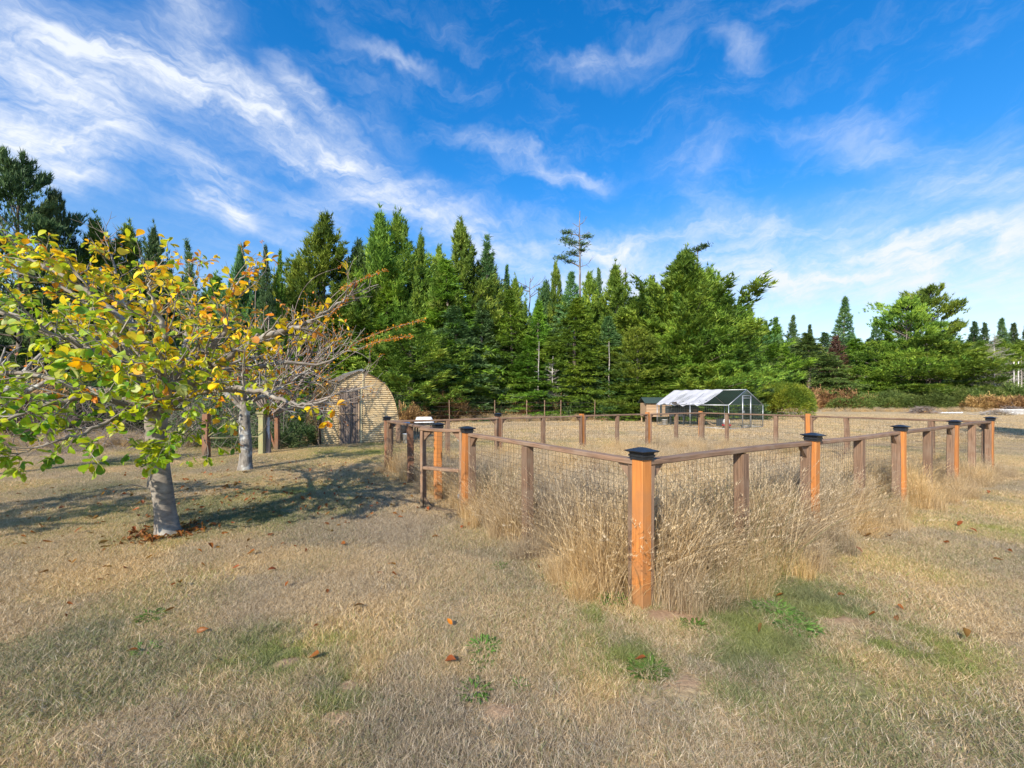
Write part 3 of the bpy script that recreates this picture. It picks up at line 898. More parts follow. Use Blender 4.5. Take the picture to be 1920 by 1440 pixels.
class Wood:
    def __init__(s, seed): s.rg = np.random.default_rng(seed); s.lines = []; s.tips = []
    def line(s, pts, r0, r1, n=6, grp=0):
        s.lines.append((np.asarray(pts), np.linspace(r0, r1, len(pts)), n, grp))
    def grow(s, p, d, L, r, lvl, up=.12, wig=.22, spread=.75, nside=5, shrink=.55, grp=0, tipcb=None, seglen=None):
        rg = s.rg
        ns = max(3, int(L/(seglen or .09)) if lvl < 2 else 4)
        pts = [np.array(p, float)]; d = unit(np.array(d, float)); ds = [d]
        for i in range(ns):
            d = unit(d+rg.normal(0, wig, 3)*.5+np.array([0, 0, up])*.5); pts.append(pts[-1]+d*L/ns); ds.append(d)
        s.line(pts, r, max(.0012, r*.35), 5 if r > .012 else (4 if r > .005 else 3), grp)
        if lvl <= 0:
            s.tips.append((pts[-1], d, grp)); 
            if len(pts) > 2 and rg.random() < .6: s.tips.append((pts[len(pts)//2], ds[len(pts)//2], grp))
            return
        for k in range(nside):
            t = (k+.7+rg.random()*.5)/(nside+.4); i = min(len(pts)-2, int(t*ns))
            side = unit(np.cross(ds[i], rg.normal(0, 1, 3)))
            nd = unit(ds[i]*(1-spread*.55)+side*spread+np.array([0, 0, up]))
            s.grow(pts[i], nd, L*shrink*(1.15-.5*t)*rg.uniform(.7, 1.2), r*.55*(1-.3*t), lvl-1, up, wig, spread, nside, shrink, grp, seglen=seglen)
        s.tips.append((pts[-1], d, grp))
    def mesh(s, name, mat, origin, grp=None, smooth=True):
        V = []; Q = []; b = 0
        for pts, rad, n, g in s.lines:
            if grp is not None and g != grp: continue
            m = len(pts); T = np.gradient(pts, axis=0); T /= np.linalg.norm(T, axis=1)[:, None]+1e-9
            h = np.where(np.abs(T[:, :1]) < .8, np.array([[1., 0, 0]]), np.array([[0, 1., 0]]))
            A = np.cross(T, h); A /= np.linalg.norm(A, axis=1)[:, None]+1e-9; B = np.cross(T, A)
            th = np.arange(n)*2*np.pi/n
            ring = pts[:, None, :]+(A[:, None, :]*np.cos(th)[None, :, None]+B[:, None, :]*np.sin(th)[None, :, None])*rad[:, None, None]
            V.append(ring.reshape(-1, 3))
            i = np.arange(m-1)[:, None]*n+np.arange(n)[None, :]; j = np.arange(m-1)[:, None]*n+(np.arange(n)[None, :]+1) % n
            Q.append(np.stack([i, i+n, j+n, j], -1).reshape(-1, 4)+b); b += m*n
        if not V: return None
        return mesh_np(name, np.concatenate(V)-np.array(origin), np.concatenate(Q), mat, smooth=smooth)


def leaf_shape(length, width, fold=.25, curl=.3, round_=True):
    """obovate leaf along +x, tip at x=length"""
    ts = [0, .12, .3, .52, .74, .9, 1.0]; ws = [.02, .22, .58, .92, 1.0, .66, .05] if round_ else [.02, .4, .85, 1, .75, .4, .02]
    V = []
    for t, w in zip(ts, ws):
        x = length*t; z = -curl*length*t*t; hw = width/2*w
        V += [(x, -hw, z+hw*fold), (x, 0, z), (x, hw, z+hw*fold)]
    F = []
    for i in range(len(ts)-1):
        a = i*3; F += [(a, a+3, a+4, a+1), (a+1, a+4, a+5, a+2)]
    return np.array(V), np.array(F)


PAL = {'green': (.10, .24, .015), 'lime': (.28, .43, .015), 'yellowgreen': (.52, .55, .012), 'yellow': (.86, .62, .008), 'gold': (.85, .43, .006),
       'orange': (.62, .20, .01), 'brown': (.26, .09, .02), 'pale': (.50, .56, .20), 'rust': (.30, .085, .025)}


def basis(d, roll):
    d = unit(d); h = np.array([0, 0, 1.]) if abs(d[2]) < .9 else np.array([1., 0, 0])
    y = unit(np.cross(h, d)); z = np.cross(d, y)
    y2 = y*math.cos(roll)+z*math.sin(roll); z2 = np.cross(d, y2)
    return np.stack([d, y2, z2], 1)


def leaf_set(specs, origin, shapes, name, mat=M_leaf):
    """many leaves joined; specs: (pos, dir, roll, scale, shape index, colour)"""
    V = []; F = []; Cc = []; b = 0
    for p, d, roll, s, k, c in specs:
        v, f = shapes[k]
        V.append(v*s@basis(d, roll).T+p-origin); F.append(f+b); b += len(v)
        Cc.append(np.tile(np.array(c), (len(v), 1)))
    return mesh_np(name, np.concatenate(V), np.concatenate(F), mat, {'tcol': np.concatenate(Cc)}, smooth=True)


# ------------------------------------------------------------------ big leafy tree in the left foreground
def build_magnolia():
    rg = np.random.default_rng(77)
    base = np.array([-3.56, 4.40, float(ground_z(-3.56, 4.40))])
    root = thing('magnolia_tree', 'low spreading tree with smooth grey trunk and big green, yellow and orange leaves', 'tree', tuple(base))
    # trunk
    W = Wood(3)
    tp = catmull([base+np.array([.05, -.02, -.05]), base+np.array([0, 0, .12]), base+np.array([-.05, .0, .5]), base+np.array([-.13, .03, .95]), base+np.array([-.14, .05, 1.38])], 8)
    m = 26; n = len(tp); th = np.arange(m)*2*np.pi/m
    V = []
    for i, p in enumerate(tp):
        h = p[2]-base[2]; r = .088+.034*math.exp(-max(h, 0)/.13)+.015*math.exp(-((h-1.3)/.2)**2)
        rr = r*(1+.035*np.sin(3*th+h*2)+.10*math.exp(-max(h, 0)/.1)*np.sin(5*th+1)+.012*rg.normal(0, 1, m))
        # burr where a limb was cut off, on the left
        rr = rr+.045*math.exp(-((h-.52)/.05)**2)*np.exp(-((((th-3.5+np.pi) % (2*np.pi))-np.pi)/.5)**2)+.03*math.exp(-((h-.83)/.04)**2)*np.exp(-((((th-3.4+np.pi) % (2*np.pi))-np.pi)/.5)**2)
        V.append(np.stack([p[0]+rr*np.cos(th), p[1]+rr*np.sin(th), np.full(m, p[2])], 1))
    V = np.concatenate(V)-base
    i = np.arange(n-1)[:, None]*m+np.arange(m)[None, :]; j = np.arange(n-1)[:, None]*m+(np.arange(m)[None, :]+1) % m
    ob('trunk', mesh_np('trunk', V, np.stack([i, j, j+m, i+m], -1).reshape(-1, 4), M_mag_bark, smooth=True), root)
    W.line(np.array([base+(-.12, -.1, .5), base+(-.2, -.14, .53), base+(-.27, -.15, .55)]), .007, .003, 4, 0)
    f0 = at(300, 762, 4.43)
    limbs = [
        ([(300, 775, 4.43), (330, 735, 4.38), (372, 712, 4.3), (430, 668, 4.25), (500, 632, 4.25), (560, 612, 4.3), (612, 585, 4.4), (655, 555, 4.5)], .058, .009),
        ([(305, 765, 4.45), (352, 735, 4.6), (400, 700, 4.8), (470, 690, 5.0), (540, 680, 5.1), (600, 682, 5.2), (650, 660, 5.2)], .050, .007),
        ([(310, 765, 4.4), (345, 745, 4.2), (400, 732, 4.0), (470, 728, 3.8), (540, 755, 3.7), (590, 757, 3.65), (632, 738, 3.65)], .036, .005),
        ([(300, 760, 4.45), (335, 690, 4.5), (385, 660, 4.55), (422, 620, 4.6), (420, 575, 4.6), (440, 540, 4.65), (465, 510, 4.7)], .046, .006),
        ([(295, 770, 4.45), (292, 720, 4.4), (280, 680, 4.3), (255, 625, 4.2), (200, 575, 4.1), (150, 535, 4.05), (85, 500, 4.0), (40, 478, 4.0)], .056, .008),
        ([(288, 775, 4.4), (255, 720, 4.1), (205, 680, 3.9), (150, 650, 3.75), (80, 620, 3.65), (0, 585, 3.6), (-90, 560, 3.6)], .050, .007),
        ([(285, 780, 4.4), (255, 775, 4.1), (205, 790, 3.8), (160, 812, 3.6), (100, 828, 3.45), (40, 850, 3.4)], .026, .004),
        ([(285, 772, 4.4), (225, 740, 4.3), (140, 725, 4.3), (50, 700, 4.3), (-80, 690, 4.4), (-200, 670, 4.5)], .044, .006),
        ([(298, 760, 4.5), (285, 700, 4.75), (262, 640, 5.1), (235, 570, 5.4), (215, 500, 5.6), (195, 440, 5.7)], .046, .006),
        ([(302, 760, 4.5), (330, 700, 4.9), (350, 630, 5.4), (362, 560, 5.8), (372, 500, 6.0)], .042, .006),
        ([(300, 760, 4.4), (300, 700, 4.1), (310, 640, 3.85), (300, 600, 3.7), (285, 560, 3.6), (280, 520, 3.6)], .04, .005),
        ([(305, 770, 4.35), (318, 745, 3.95), (300, 700, 3.6), (250, 680, 3.3), (190, 690, 3.1)], .032, .005),
        ([(290, 765, 4.5), (230, 700, 4.9), (150, 640, 5.2), (60, 600, 5.4), (-60, 560, 5.6)], .042, .006),
        ([(300, 765, 4.55), (340, 730, 5.1), (360, 710, 5.8), (400, 690, 6.3), (450, 650, 6.6)], .038, .006),
        ([(305, 770, 4.4), (340, 770, 4.3), (365, 790, 4.15), (350, 820, 4.1), (318, 842, 4.1)], .014, .003),
        ([(290, 765, 4.4), (262, 690, 4.35), (170, 580, 4.5), (100, 530, 4.6), (20, 510, 4.7)], .040, .006),
        ([(285, 775, 4.35), (180, 745, 3.9), (90, 760, 3.6), (0, 790, 3.45), (-90, 800, 3.4)], .03, .005),
    ]
    tips = []
    for gi_, (wp_, r0, r1) in enumerate(limbs):
        pts = catmull([at(*w) for w in wp_], 6)
        pts[2:] += rg.normal(0, .008, (len(pts)-2, 3))
        W.line(pts, r0, r1, 9, gi_+1)
        Ltot = np.sum(np.linalg.norm(np.diff(pts, axis=0), axis=1)); acc = 0; nxt = Ltot*.22; alt = 1
        for i in range(1, len(pts)-1):
            acc += np.linalg.norm(pts[i]-pts[i-1])
            if acc < nxt: continue
            nxt = acc+rg.uniform(.055, .11)
            t = acc/Ltot; d = unit(pts[i+1]-pts[i-1])
            side = unit(np.cross(d, np.array([0, 0, 1.])))*alt; alt = -alt
            nd = unit(d*.55+side*rg.uniform(.3, .8)+np.array([0, 0, rg.uniform(-.25, .5)])+rg.normal(0, .2, 3))
            W.grow(pts[i], nd, rg.uniform(.4, .75)*(1.1-.45*t), (r0+(r1-r0)*t)*.38+.002, 1, .05, .3, .8, 4, .5, gi_+1)
        d = unit(pts[-1]-pts[-3])
        for k in range(3):
            W.grow(pts[-1], unit(d+rg.normal(0, .4, 3)), rg.uniform(.2, .4), r1, 1, .1, .3, .8, 3, .5, gi_+1)
    for gi_ in range(0, len(limbs)+1):
        me = W.mesh('limb', M_mag_bark, base, gi_)
        if me: ob('limb', me, root)
    # leaves in loose whorls at the twig ends
    shapes = [leaf_shape(1, .62, .2, .25), leaf_shape(1, .55, .45, .5), leaf_shape(1, .72, .1, .1), leaf_shape(1, .5, .8, .3)]
    specs = []
    def colour(p):
        u = 960+800*p[0]/p[1]; v = 749-(p[2]-EYE)*800/p[1]
        a = np.clip((u-60)/520, -.2, 1.2)*.55+np.clip((700-v)/260, -.6, 1.2)*.45+.07+rg.normal(0, .16)
        if a < .16: w = [('green', .26), ('lime', .5), ('yellowgreen', .14), ('pale', .1)]
        elif a < .42: w = [('green', .12), ('lime', .33), ('yellowgreen', .3), ('yellow', .1), ('pale', .1), ('orange', .05)]
        elif a < .7: w = [('lime', .14), ('yellowgreen', .28), ('yellow', .3), ('gold', .2), ('orange', .05)]
        elif a < .95: w = [('yellowgreen', .12), ('yellow', .36), ('gold', .32), ('orange', .1), ('brown', .08)]
        else: w = [('yellow', .2), ('gold', .3), ('orange', .28), ('brown', .16), ('yellowgreen', .06)]
        nm = rg.choice([x[0] for x in w], p=np.array([x[1] for x in w])/sum(x[1] for x in w))
        return PAL[nm], a
    for p, d, g in W.tips:
        c0, a = colour(p)
        u_ = 960+800*p[0]/p[1]; v_ = 749-(p[2]-EYE)*800/p[1]
        if u_ > 520 and v_ > 645 and rg.random() < .72: continue
        if 960+800*p[0]/p[1] > 662: continue
        if p[2] < .55 or 749-(p[2]-EYE)*800/p[1] < 435: continue
        if rg.random() > (1.0 if a < .5 else (.55 if a < .8 else .2)): continue
        for k in range(rg.integers(3, 7)):
            dd = unit(np.array(d)*.5+rg.normal(0, .6, 3)+np.array([0, 0, -.12]))
            c, _ = colour(p)
            if rg.random() < .45: c = c0
            c = tuple(np.clip(np.array(c)*rg.uniform(.8, 1.15), 0, 1))
            pos = np.array(p)-np.array(d)*rg.uniform(0, .08)+dd*.015
            specs.append((pos, dd, rg.normal(0, .7), rg.uniform(.046, .094), int(rg.integers(0, 4)), c))
    specs.sort(key=lambda s: s[0][1]/s[3])
    big, rest = specs[:300], specs[300:]
    # shared meshes for the single leaves
    cache = {}
    for p, d, roll, s, k, c in big:
        key = (k, min(PAL, key=lambda n_: sum((PAL[n_][q]-c[q])**2 for q in range(3))))
        if key not in cache:
            v, f = shapes[k]
            cache[key] = mesh_np('leaf', v, f, M_leaf, {'tcol': np.tile(np.array(PAL[key[1]]), (len(v), 1))}, smooth=True)
        Bm = basis(d, roll)
        M = Matrix([[Bm[r][0]*s, Bm[r][1]*s, Bm[r][2]*s, float(p[r]-base[r])] for r in range(3)]+[[0, 0, 0, 1]])
        ob('leaf', cache[key], root, mat4=M)
    tag(ob('foliage', leaf_set(rest, base, shapes, 'foliage'), root), kind='stuff')
    return len(specs), len(W.lines)


print('magnolia', build_magnolia())


def small_tree(name, label, cat, base, trunk_h, r0, limbs, leafspec, bark, seed, nleaf=(1, 3), leaf_len=(.03, .06), lvl=2, skip=.3, group=None, trunk_mesh=None, nside=4, lean=(0, 0)):
    rg = np.random.default_rng(seed); base = np.array(base, float)
    root = thing(name, label, cat, tuple(base), 0, group)
    W = Wood(seed)
    top = base+np.array([lean[0], lean[1], trunk_h])
    tp = catmull([base-np.array([0, 0, .05]), base+np.array([lean[0]*.2+.02, 0, trunk_h*.35]), base+np.array([lean[0]*.6-.02, .02, trunk_h*.7]), top], 6)
    rad = np.linspace(r0*1.1, r0*.8, len(tp)); rad[:3] *= np.array([1.35, 1.2, 1.08])
    W.lines.append((tp, rad, 12, -1))
    for d, L in limbs:
        W.grow(top-np.array([0, 0, rg.uniform(0, trunk_h*.15)]), d, L, r0*.5, lvl, .1, .28, .75, nside, .55, 0)
    ob('trunk', W.mesh('trunk', bark, base, -1), root)
    ob('branches', W.mesh('branches', bark, base, 0), root)
    shapes = [leaf_shape(1, .55, .3, .3), leaf_shape(1, .7, .1, .5)]
    specs = []
    for p, d, g in W.tips:
        if rg.random() < skip: continue
        for k in range(rg.integers(nleaf[0], nleaf[1]+1)):
            c = PAL[rg.choice(list(leafspec.keys()), p=np.array(list(leafspec.values()))/sum(leafspec.values()))]
            specs.append((np.array(p)+rg.normal(0, .03, 3), unit(rg.normal(0, 1, 3)+np.array([0, 0, -.3])), rg.normal(0, .8), rg.uniform(*leaf_len), int(rg.integers(0, 2)), tuple(np.array(c)*rg.uniform(.8, 1.1))))
    if specs: tag(ob('foliage', leaf_set(specs, base, shapes, 'foliage'), root), kind='stuff')
    return root, W, specs


small_tree('fruit_tree', 'small lichen covered tree with yellow leaves between the magnolia and the shed', 'tree', (-5.22, 8.34, 0), 1.35, .105,
           [((.8, .1, .6), 1.3), ((-.7, -.2, .7), 1.2), ((.2, .5, .9), 1.3), ((.3, -.6, .6), 1.1), ((-.2, .3, 1), 1.3), ((1, -.1, .25), 1.4), ((-.9, .4, .4), 1.2)],
           {'yellow': .35, 'gold': .3, 'yellowgreen': .2, 'lime': .1, 'orange': .05}, M_lichen, 12, (1, 3), (.06, .11), 2, .35)
root, W, _ = small_tree('bare_plum_tree', 'twiggy reddish tree with small orange leaves and long arching shoots left of the shed', 'tree', (-6.25, 10.9, 0), 1.0, .07,
           [((.8, .1, .5), 3.0), ((.6, -.2, .7), 2.9), ((.3, .5, .9), 2.4), ((.7, -.4, .8), 3.0), ((-.3, .3, 1), 2.4), ((1, -.1, .35), 3.1), ((-.9, .2, .5), 2.2), ((.1, -.4, .9), 2.6), ((.5, .1, 1), 2.8), ((.9, -.3, .6), 3.0)],
           {'orange': .6, 'gold': .25, 'rust': .15}, M_twig, 31, (2, 4), (.035, .065), 2, .1, nside=6)
# the arching shoots
def shoots():
    rg = np.random.default_rng(8); base = np.array([-6.25, 10.9, 0]); Wd = Wood(4)
    shapes = [leaf_shape(1, .45, .3, .3)]
    for wp_, lv in (([(560, 640, 10.6), (620, 560, 10.4), (660, 532, 10.3), (725, 505, 10.2)], .45), ([(600, 690, 10.6), (655, 650, 10.4), (720, 620, 10.3), (800, 598, 10.2)], .25),
                    ([(610, 700, 10.5), (680, 652, 10.2), (730, 636, 10.1), (775, 630, 10.0)], .3), ([(560, 650, 10.9), (610, 600, 10.9), (640, 570, 10.9), (650, 560, 11)], .3),
                    ([(540, 640, 11), (560, 560, 11), (590, 520, 11), (640, 500, 11)], .9), ([(480, 640, 11), (480, 540, 11), (500, 500, 11), (490, 450, 11.2)], .9)):
        pts = catmull([at(*w) for w in wp_], 8); Wd.line(pts, .012, .003, 4, 0); sp = []
        for i in range(len(pts)-1):
            t = i/len(pts)
            if t < lv: continue
            for k in range(13):
                p = pts[i]+(pts[i+1]-pts[i])*rg.random()+rg.normal(0, .022, 3)
                sp.append((p, unit(rg.normal(0, 1, 3)), rg.random()*6, rg.uniform(.03, .06), 0, tuple(np.array(PAL['orange' if rg.random() < .8 else 'gold'])*rg.uniform(.8, 1.1))))
        if sp: tag(ob('shoot_leaves', leaf_set(sp, base, shapes, 'shoot_leaves'), root), kind='stuff')
    ob('arching_shoots', Wd.mesh('arching_shoots', M_twig, base, 0), root)
shoots()

small_tree('mossy_tree', 'old grey mossy tree whose limb leans in at the far left edge', 'tree', (-9.6, 7.6, 0), 1.2, .13,
           [((1, .1, .35), 1.7), ((.9, -.5, .05), 1.5), ((-.4, .3, .9), 1.6), ((.3, .5, .9), 1.8), ((.8, .7, .5), 1.8)],
           {'orange': .4, 'gold': .4, 'brown': .2}, M_lichen, 44, (1, 2), (.05, .08), 2, .7)


# bare thickets: tangles of grey twigs
def thicket(name, label, base, rx, ry, h, n, seed, mat=M_twig, group=None, r=.008):
    rg = np.random.default_rng(seed); W = Wood(seed); base = np.array(base, float)
    for i in range(n):
        p = base+np.array([rg.uniform(-rx, rx), rg.uniform(-ry, ry), 0])
        W.grow(p, unit(rg.normal(0, .45, 3)+np.array([0, 0, 1])), h*rg.uniform(.5, 1.0), r*rg.uniform(.7, 1.4), 2, .0, .45, .9, 5, .5, 0, seglen=.2)
    o = ob(name, W.mesh(name, mat, base, 0, smooth=False), None, tuple(base))
    return tag(o, label, 'bush', group)


thicket('bare_thicket', 'dense tangle of bare grey twigs behind the leafy tree, nearer the left edge', (-11.5, 11.5, 0), 2.2, .9, 3.2, 46, 51)
thicket('bare_thicket', 'dense tangle of bare grey twigs just left of the lichened tree', (-8.3, 12.0, 0), 1.3, .8, 3.0, 34, 52)
thicket('bare_thicket', 'thin bare bush standing left of the shed behind the rail posts', (-7.2, 14.2, 0), .9, .6, 2.8, 16, 53)

# ------------------------------------------------------------------ conifers
def blades_from(P, D, ln, wd, rg, val):
    """single-triangle needle sprays: base at P, along D"""
    n = len(P)
    D = D/(np.linalg.norm(D, axis=1)[:, None]+1e-9)
    S = np.cross(D, rg.normal(0, 1, (n, 3))); S /= np.linalg.norm(S, axis=1)[:, None]+1e-9
    w = (wd/2)[:, None]; V = np.empty((n, 3, 3), np.float32)
    V[:, 0] = P-S*w; V[:, 1] = P+S*w; V[:, 2] = P+D*ln[:, None]
    return V.reshape(-1, 3), np.arange(3*n).reshape(n, 3), np.repeat(val, 3)


def conifer_mesh(seed, kind, H=12.0, R=2.4, nbl=22000):
    rg = np.random.default_rng(seed)
    P = dict(pine=dict(e0=12, e1=60, pw=.95, nb=15, lat=.16, up=.75, bl=.26, bw=.055, curve=.5, t0=.04, jl=.5),
             spruce=dict(e0=-14, e1=48, pw=.9, nb=22, lat=.26, up=.12, bl=.20, bw=.05, curve=.22, t0=.02, jl=.3),
             hemlock=dict(e0=-12, e1=35, pw=.8, nb=24, lat=.3, up=-.12, bl=.24, bw=.055, curve=-.18, t0=.0, jl=.3),
             thin=dict(e0=-5, e1=55, pw=1.0, nb=9, lat=.12, up=.3, bl=.22, bw=.045, curve=.3, t0=.25, jl=.5),
             shore=dict(e0=-4, e1=60, pw=.5, nb=6.5, lat=.5, up=.9, bl=.3, bw=.06, curve=.25, t0=.06, jl=.5))[kind]
    nb = int(P['nb']*H); t = P['t0']+(1-P['t0'])*(np.arange(nb)+rg.random(nb))/nb
    az = np.arange(nb)*2.39996+rg.normal(0, .35, nb)
    lob = 1+.22*np.sin(az*2+seed)+.2*np.sin(t*17+seed*2+az)*(1 if kind in ('pine', 'shore') else .45)
    prof = (1-t)**P['pw']
    if kind in ('pine', 'hemlock', 'spruce'):
        k_ = {'pine': .52, 'hemlock': .72, 'spruce': .75}[kind]; prof = np.clip((1-t)/k_, 0, 1)**1.12*(.86+.14*np.clip(1-t, 0, 1)/1.0)
    if kind == 'shore': prof = prof*np.clip(.7+t*1.3, 0, 1)
    Ls = R*prof*lob*(1-P['jl']/2+P['jl']*rg.random(nb))+.12
    Ls *= np.where(rg.random(nb) < .12, 1.35, 1)
    el = np.radians(P['e0']+(P['e1']-P['e0'])*t**1.6+rg.normal(0, 7, nb))
    dx, dy, dz = np.cos(az)*np.cos(el), np.sin(az)*np.cos(el), np.sin(el)
    start = np.stack([np.zeros(nb), np.zeros(nb), t*H*.97], 1)
    wob = np.array([math.sin(seed)*.25, math.cos(seed)*.25, 0])
    start = start+wob[None, :]*(np.sin(t*3.1)[:, None])*.6
    D = np.stack([dx, dy, dz], 1)
    # foliage clumps
    dens = Ls+.25; ncl = rg.multinomial(nbl//6, dens/dens.sum())
    bi = np.repeat(np.arange(nb), ncl)
    lo = .55 if kind == 'shore' else .28
    s = lo+(1-lo)*rg.random(len(bi))**.75
    side = np.stack([-np.sin(az), np.cos(az), np.zeros(nb)], 1)[bi]
    lat = rg.normal(0, 1, len(bi))*(P['lat']*(Ls[bi]*(1.25-s)*.7+.12))
    curve = P['curve']*(s**2)*Ls[bi]*.35
    pos = start[bi]+D[bi]*(Ls[bi]*s)[:, None]+side*lat[:, None]
    pos[:, 2] += curve+rg.normal(0, .06 if kind != 'shore' else .11, len(bi))-np.abs(lat)*(.25 if kind in ('hemlock', 'spruce') else -.1)
    if kind in ('pine', 'thin', 'shore'):      # upright shoots at the bough ends
        c_ = rg.random(len(bi)) < (.22 if kind != 'shore' else .12)
        end = start[bi]+D[bi]*(Ls[bi]*rg.uniform(.8, 1.02, len(bi)))[:, None]; end[:, 2] += P['curve']*Ls[bi]*.3+rg.random(len(bi))*(.55 if kind == 'pine' else .3)
        pos[c_] = end[c_]+rg.normal(0, .035, (c_.sum(), 3))
    m = 6
    pos6 = np.repeat(pos, m, 0); d6 = np.repeat(D[bi], m, 0)+np.repeat(side*np.sign(lat)[:, None]*.6, m, 0)
    dr = d6*.8+rg.normal(0, .55, pos6.shape)+np.array([0, 0, P['up']])
    ln = P['bl']*(.6+.8*rg.random(len(pos6))); wd = P['bw']*(.7+.7*rg.random(len(pos6)))
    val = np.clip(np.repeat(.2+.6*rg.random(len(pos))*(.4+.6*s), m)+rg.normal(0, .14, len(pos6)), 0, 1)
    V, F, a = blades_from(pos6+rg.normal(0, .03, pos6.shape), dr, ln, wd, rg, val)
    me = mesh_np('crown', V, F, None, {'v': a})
    # wood
    W = Wood(seed)
    tz = np.linspace(0, 1, 9); W.line(np.stack([wob[0]*np.sin(tz*3.1)*.6, wob[1]*np.sin(tz*3.1)*.6, tz*H*.985-.1], 1), .02*H*.9, .015, 7, 0)
    W.lines[-1] = (W.lines[-1][0], np.linspace(.016*H, .012, 9), 7, 0)
    for i in rg.choice(nb, min(nb, 70), replace=False):
        p0 = start[i]; p1 = start[i]+D[i]*Ls[i]*.5+np.array([0, 0, P['curve']*.25*Ls[i]*.35]); p2 = start[i]+D[i]*Ls[i]*.92+np.array([0, 0, P['curve']*.85*Ls[i]*.35])
        W.line(np.array([p0, p1, p2]), .012+.012*Ls[i], .006, 3, 0)
    tm = W.mesh('trunk', M_conbark, (0, 0, 0), 0)
    return me, tm


VAR = {}
for kind, cnt, H, R_v, nb_ in (('pine', 5, 12, 2.3, 42000), ('spruce', 4, 12, 2.3, 40000), ('hemlock', 5, 12, 2.6, 42000), ('thin', 2, 12, 1.5, 9000)):
    VAR[kind] = [conifer_mesh(100+7*i+len(kind), kind, H, R_v, nb_)+(H, R_v) for i in range(cnt)]
VAR['shore'] = [conifer_mesh(301, 'shore', 12, 4.6, 52000)+(12, 4.6), conifer_mesh(305, 'shore', 12, 4.2, 46000)+(12, 4.2), conifer_mesh(309, 'shore', 12, 3.6, 40000)+(12, 3.6)]
_mc = {}


def with_mat(me, mat):
    k = (me.name, mat.name)
    if k not in _mc:
        c = me.copy(); c.materials.clear(); c.materials.append(mat); _mc[k] = c
    return _mc[k]


def conifer(px, top, width, Y, kind, mat, label, name=None, group=None, lean=0.0, rz=None, var=None, bottom=0.0):
    X = (px-960)/800*Y; H = EYE+(749-top)*Y/800; Rw = width/2*Y/800*{'pine': 1.3, 'thin': 1.1, 'spruce': 1.08, 'hemlock': 1.02}.get(kind, 1.0)
    vs = VAR[kind]; i = random.randrange(len(vs)) if var is None else var
    cm, tm, h0, r0 = vs[i]
    nm = name or {'pine': 'pine_tree', 'spruce': 'spruce_tree', 'hemlock': 'hemlock_tree', 'thin': 'thin_conifer', 'shore': 'shore_pine'}[kind]
    o = thing(nm, label, 'tree', (X, Y, bottom), random.random()*6.28 if rz is None else rz, group)
    o.scale = (Rw/r0, Rw/r0, (H-bottom)/h0)
    o.rotation_euler[1] = lean
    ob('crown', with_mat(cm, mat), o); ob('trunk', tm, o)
    return o


T = conifer
# left edge, behind the leafy tree
T(30, 312, 250, 23, 'shore', F_dark, 'tall dark pine rising above everything at the far left edge', var=1)
T(105, 372, 110, 24, 'shore', F_dark, 'shorter dark pine top just right of the tall pine at the left edge', var=2)
T(180, 408, 110, 26, 'pine', F_pine, 'dark green pine showing above the magnolia top, first right of the gap of sky')
T(240, 420, 120, 27, 'pine', F_pine, 'dark green pine behind the bare magnolia twigs above the trunk')
T(290, 425, 80, 27, 'pine', F_dark, 'slim dark pine behind the highest bare magnolia twigs')
T(375, 448, 60, 25, 'thin', F_spruce, 'feathery thin conifer with a drooping tip above the magnolia crown', lean=.06)
T(452, 462, 60, 26, 'pine', F_spruce, 'narrow conifer with upright shoots left of the curved hemlock tip')
T(500, 448, 60, 26, 'hemlock', F_dark, 'small hemlock with a bent over leader above the orange twigs', lean=-.05)
T(525, 462, 50, 27, 'hemlock', F_hemlock, 'small hemlock close to the right of the one with the bent leader')
T(560, 478, 80, 30, 'pine', F_pine, 'low pine filling the gap left of the first tall pine peak')
T(612, 403, 145, 31, 'pine', F_pine, 'tall pointed green pine above the left slope of the shed roof', var=0)
T(672, 452, 90, 33, 'pine', F_dark, 'darker pine squeezed between the first and second tall peaks')
T(712, 398, 130, 33, 'pine', F_pine, 'tall pine directly above the shed, left one of the twin peaks', var=1)
T(745, 400, 120, 34, 'pine', F_brownpine, 'brownish green pine, right one of the twin peaks above the shed', var=2)
T(790, 438, 70, 34, 'pine', F_pine, 'narrow green pine right of the brownish twin peak')
T(822, 462, 70, 33, 'pine', F_brownpine, 'small olive pine left of the pointed brownish pine')
T(862, 416, 120, 34, 'pine', F_brownpine, 'pointed brownish green pine standing above the bright green hemlock', var=3)
T(913, 438, 100, 34, 'thin', F_spruce, 'grey green conifer with a thin bare leader right of the pointed brownish pine')
T(915, 470, 110, 35, 'pine', F_brownpine, 'olive pine under the conifer with the bare leader')
T(835, 478, 210, 32, 'hemlock', F_hemlock, 'broad bright green hemlock in the front of the wood above the shed right side', var=0)
T(730, 520, 190, 32, 'hemlock', F_hemlock, 'round crowned green hemlock behind the shed ridge', var=1)
T(765, 590, 170, 28, 'pine', F_brownpine, 'low yellow green pine beside the right wall of the shed', var=2)
T(630, 560, 190, 30, 'hemlock', F_hemlock, 'dark green hemlock standing behind the shed roof', var=2)
T(852, 572, 190, 30, 'spruce', F_spruce, 'blue green spruce in front of the bright green hemlock', var=0)
T(905, 560, 150, 31, 'spruce', F_spruce, 'grey green spruce with a pale thin trunk just right of the blue green one', var=1)
T(955, 540, 150, 32, 'hemlock', F_hemlock, 'bright green hemlock with drooping sprays in the middle of the wood', var=3)
T(950, 492, 60, 37, 'spruce', F_spruce, 'thin topped spruce behind the middle hemlock')
T(967, 520, 70, 37, 'pine', F_brownpine, 'short olive pine left of the flat topped dead snag')
T(1024, 528, 70, 36, 'pine', F_spruce, 'dull green pine right of the flat topped dead snag')
T(1041, 492, 50, 36, 'pine', F_pine, 'very slender pine spire left of the lone tall snag tree')
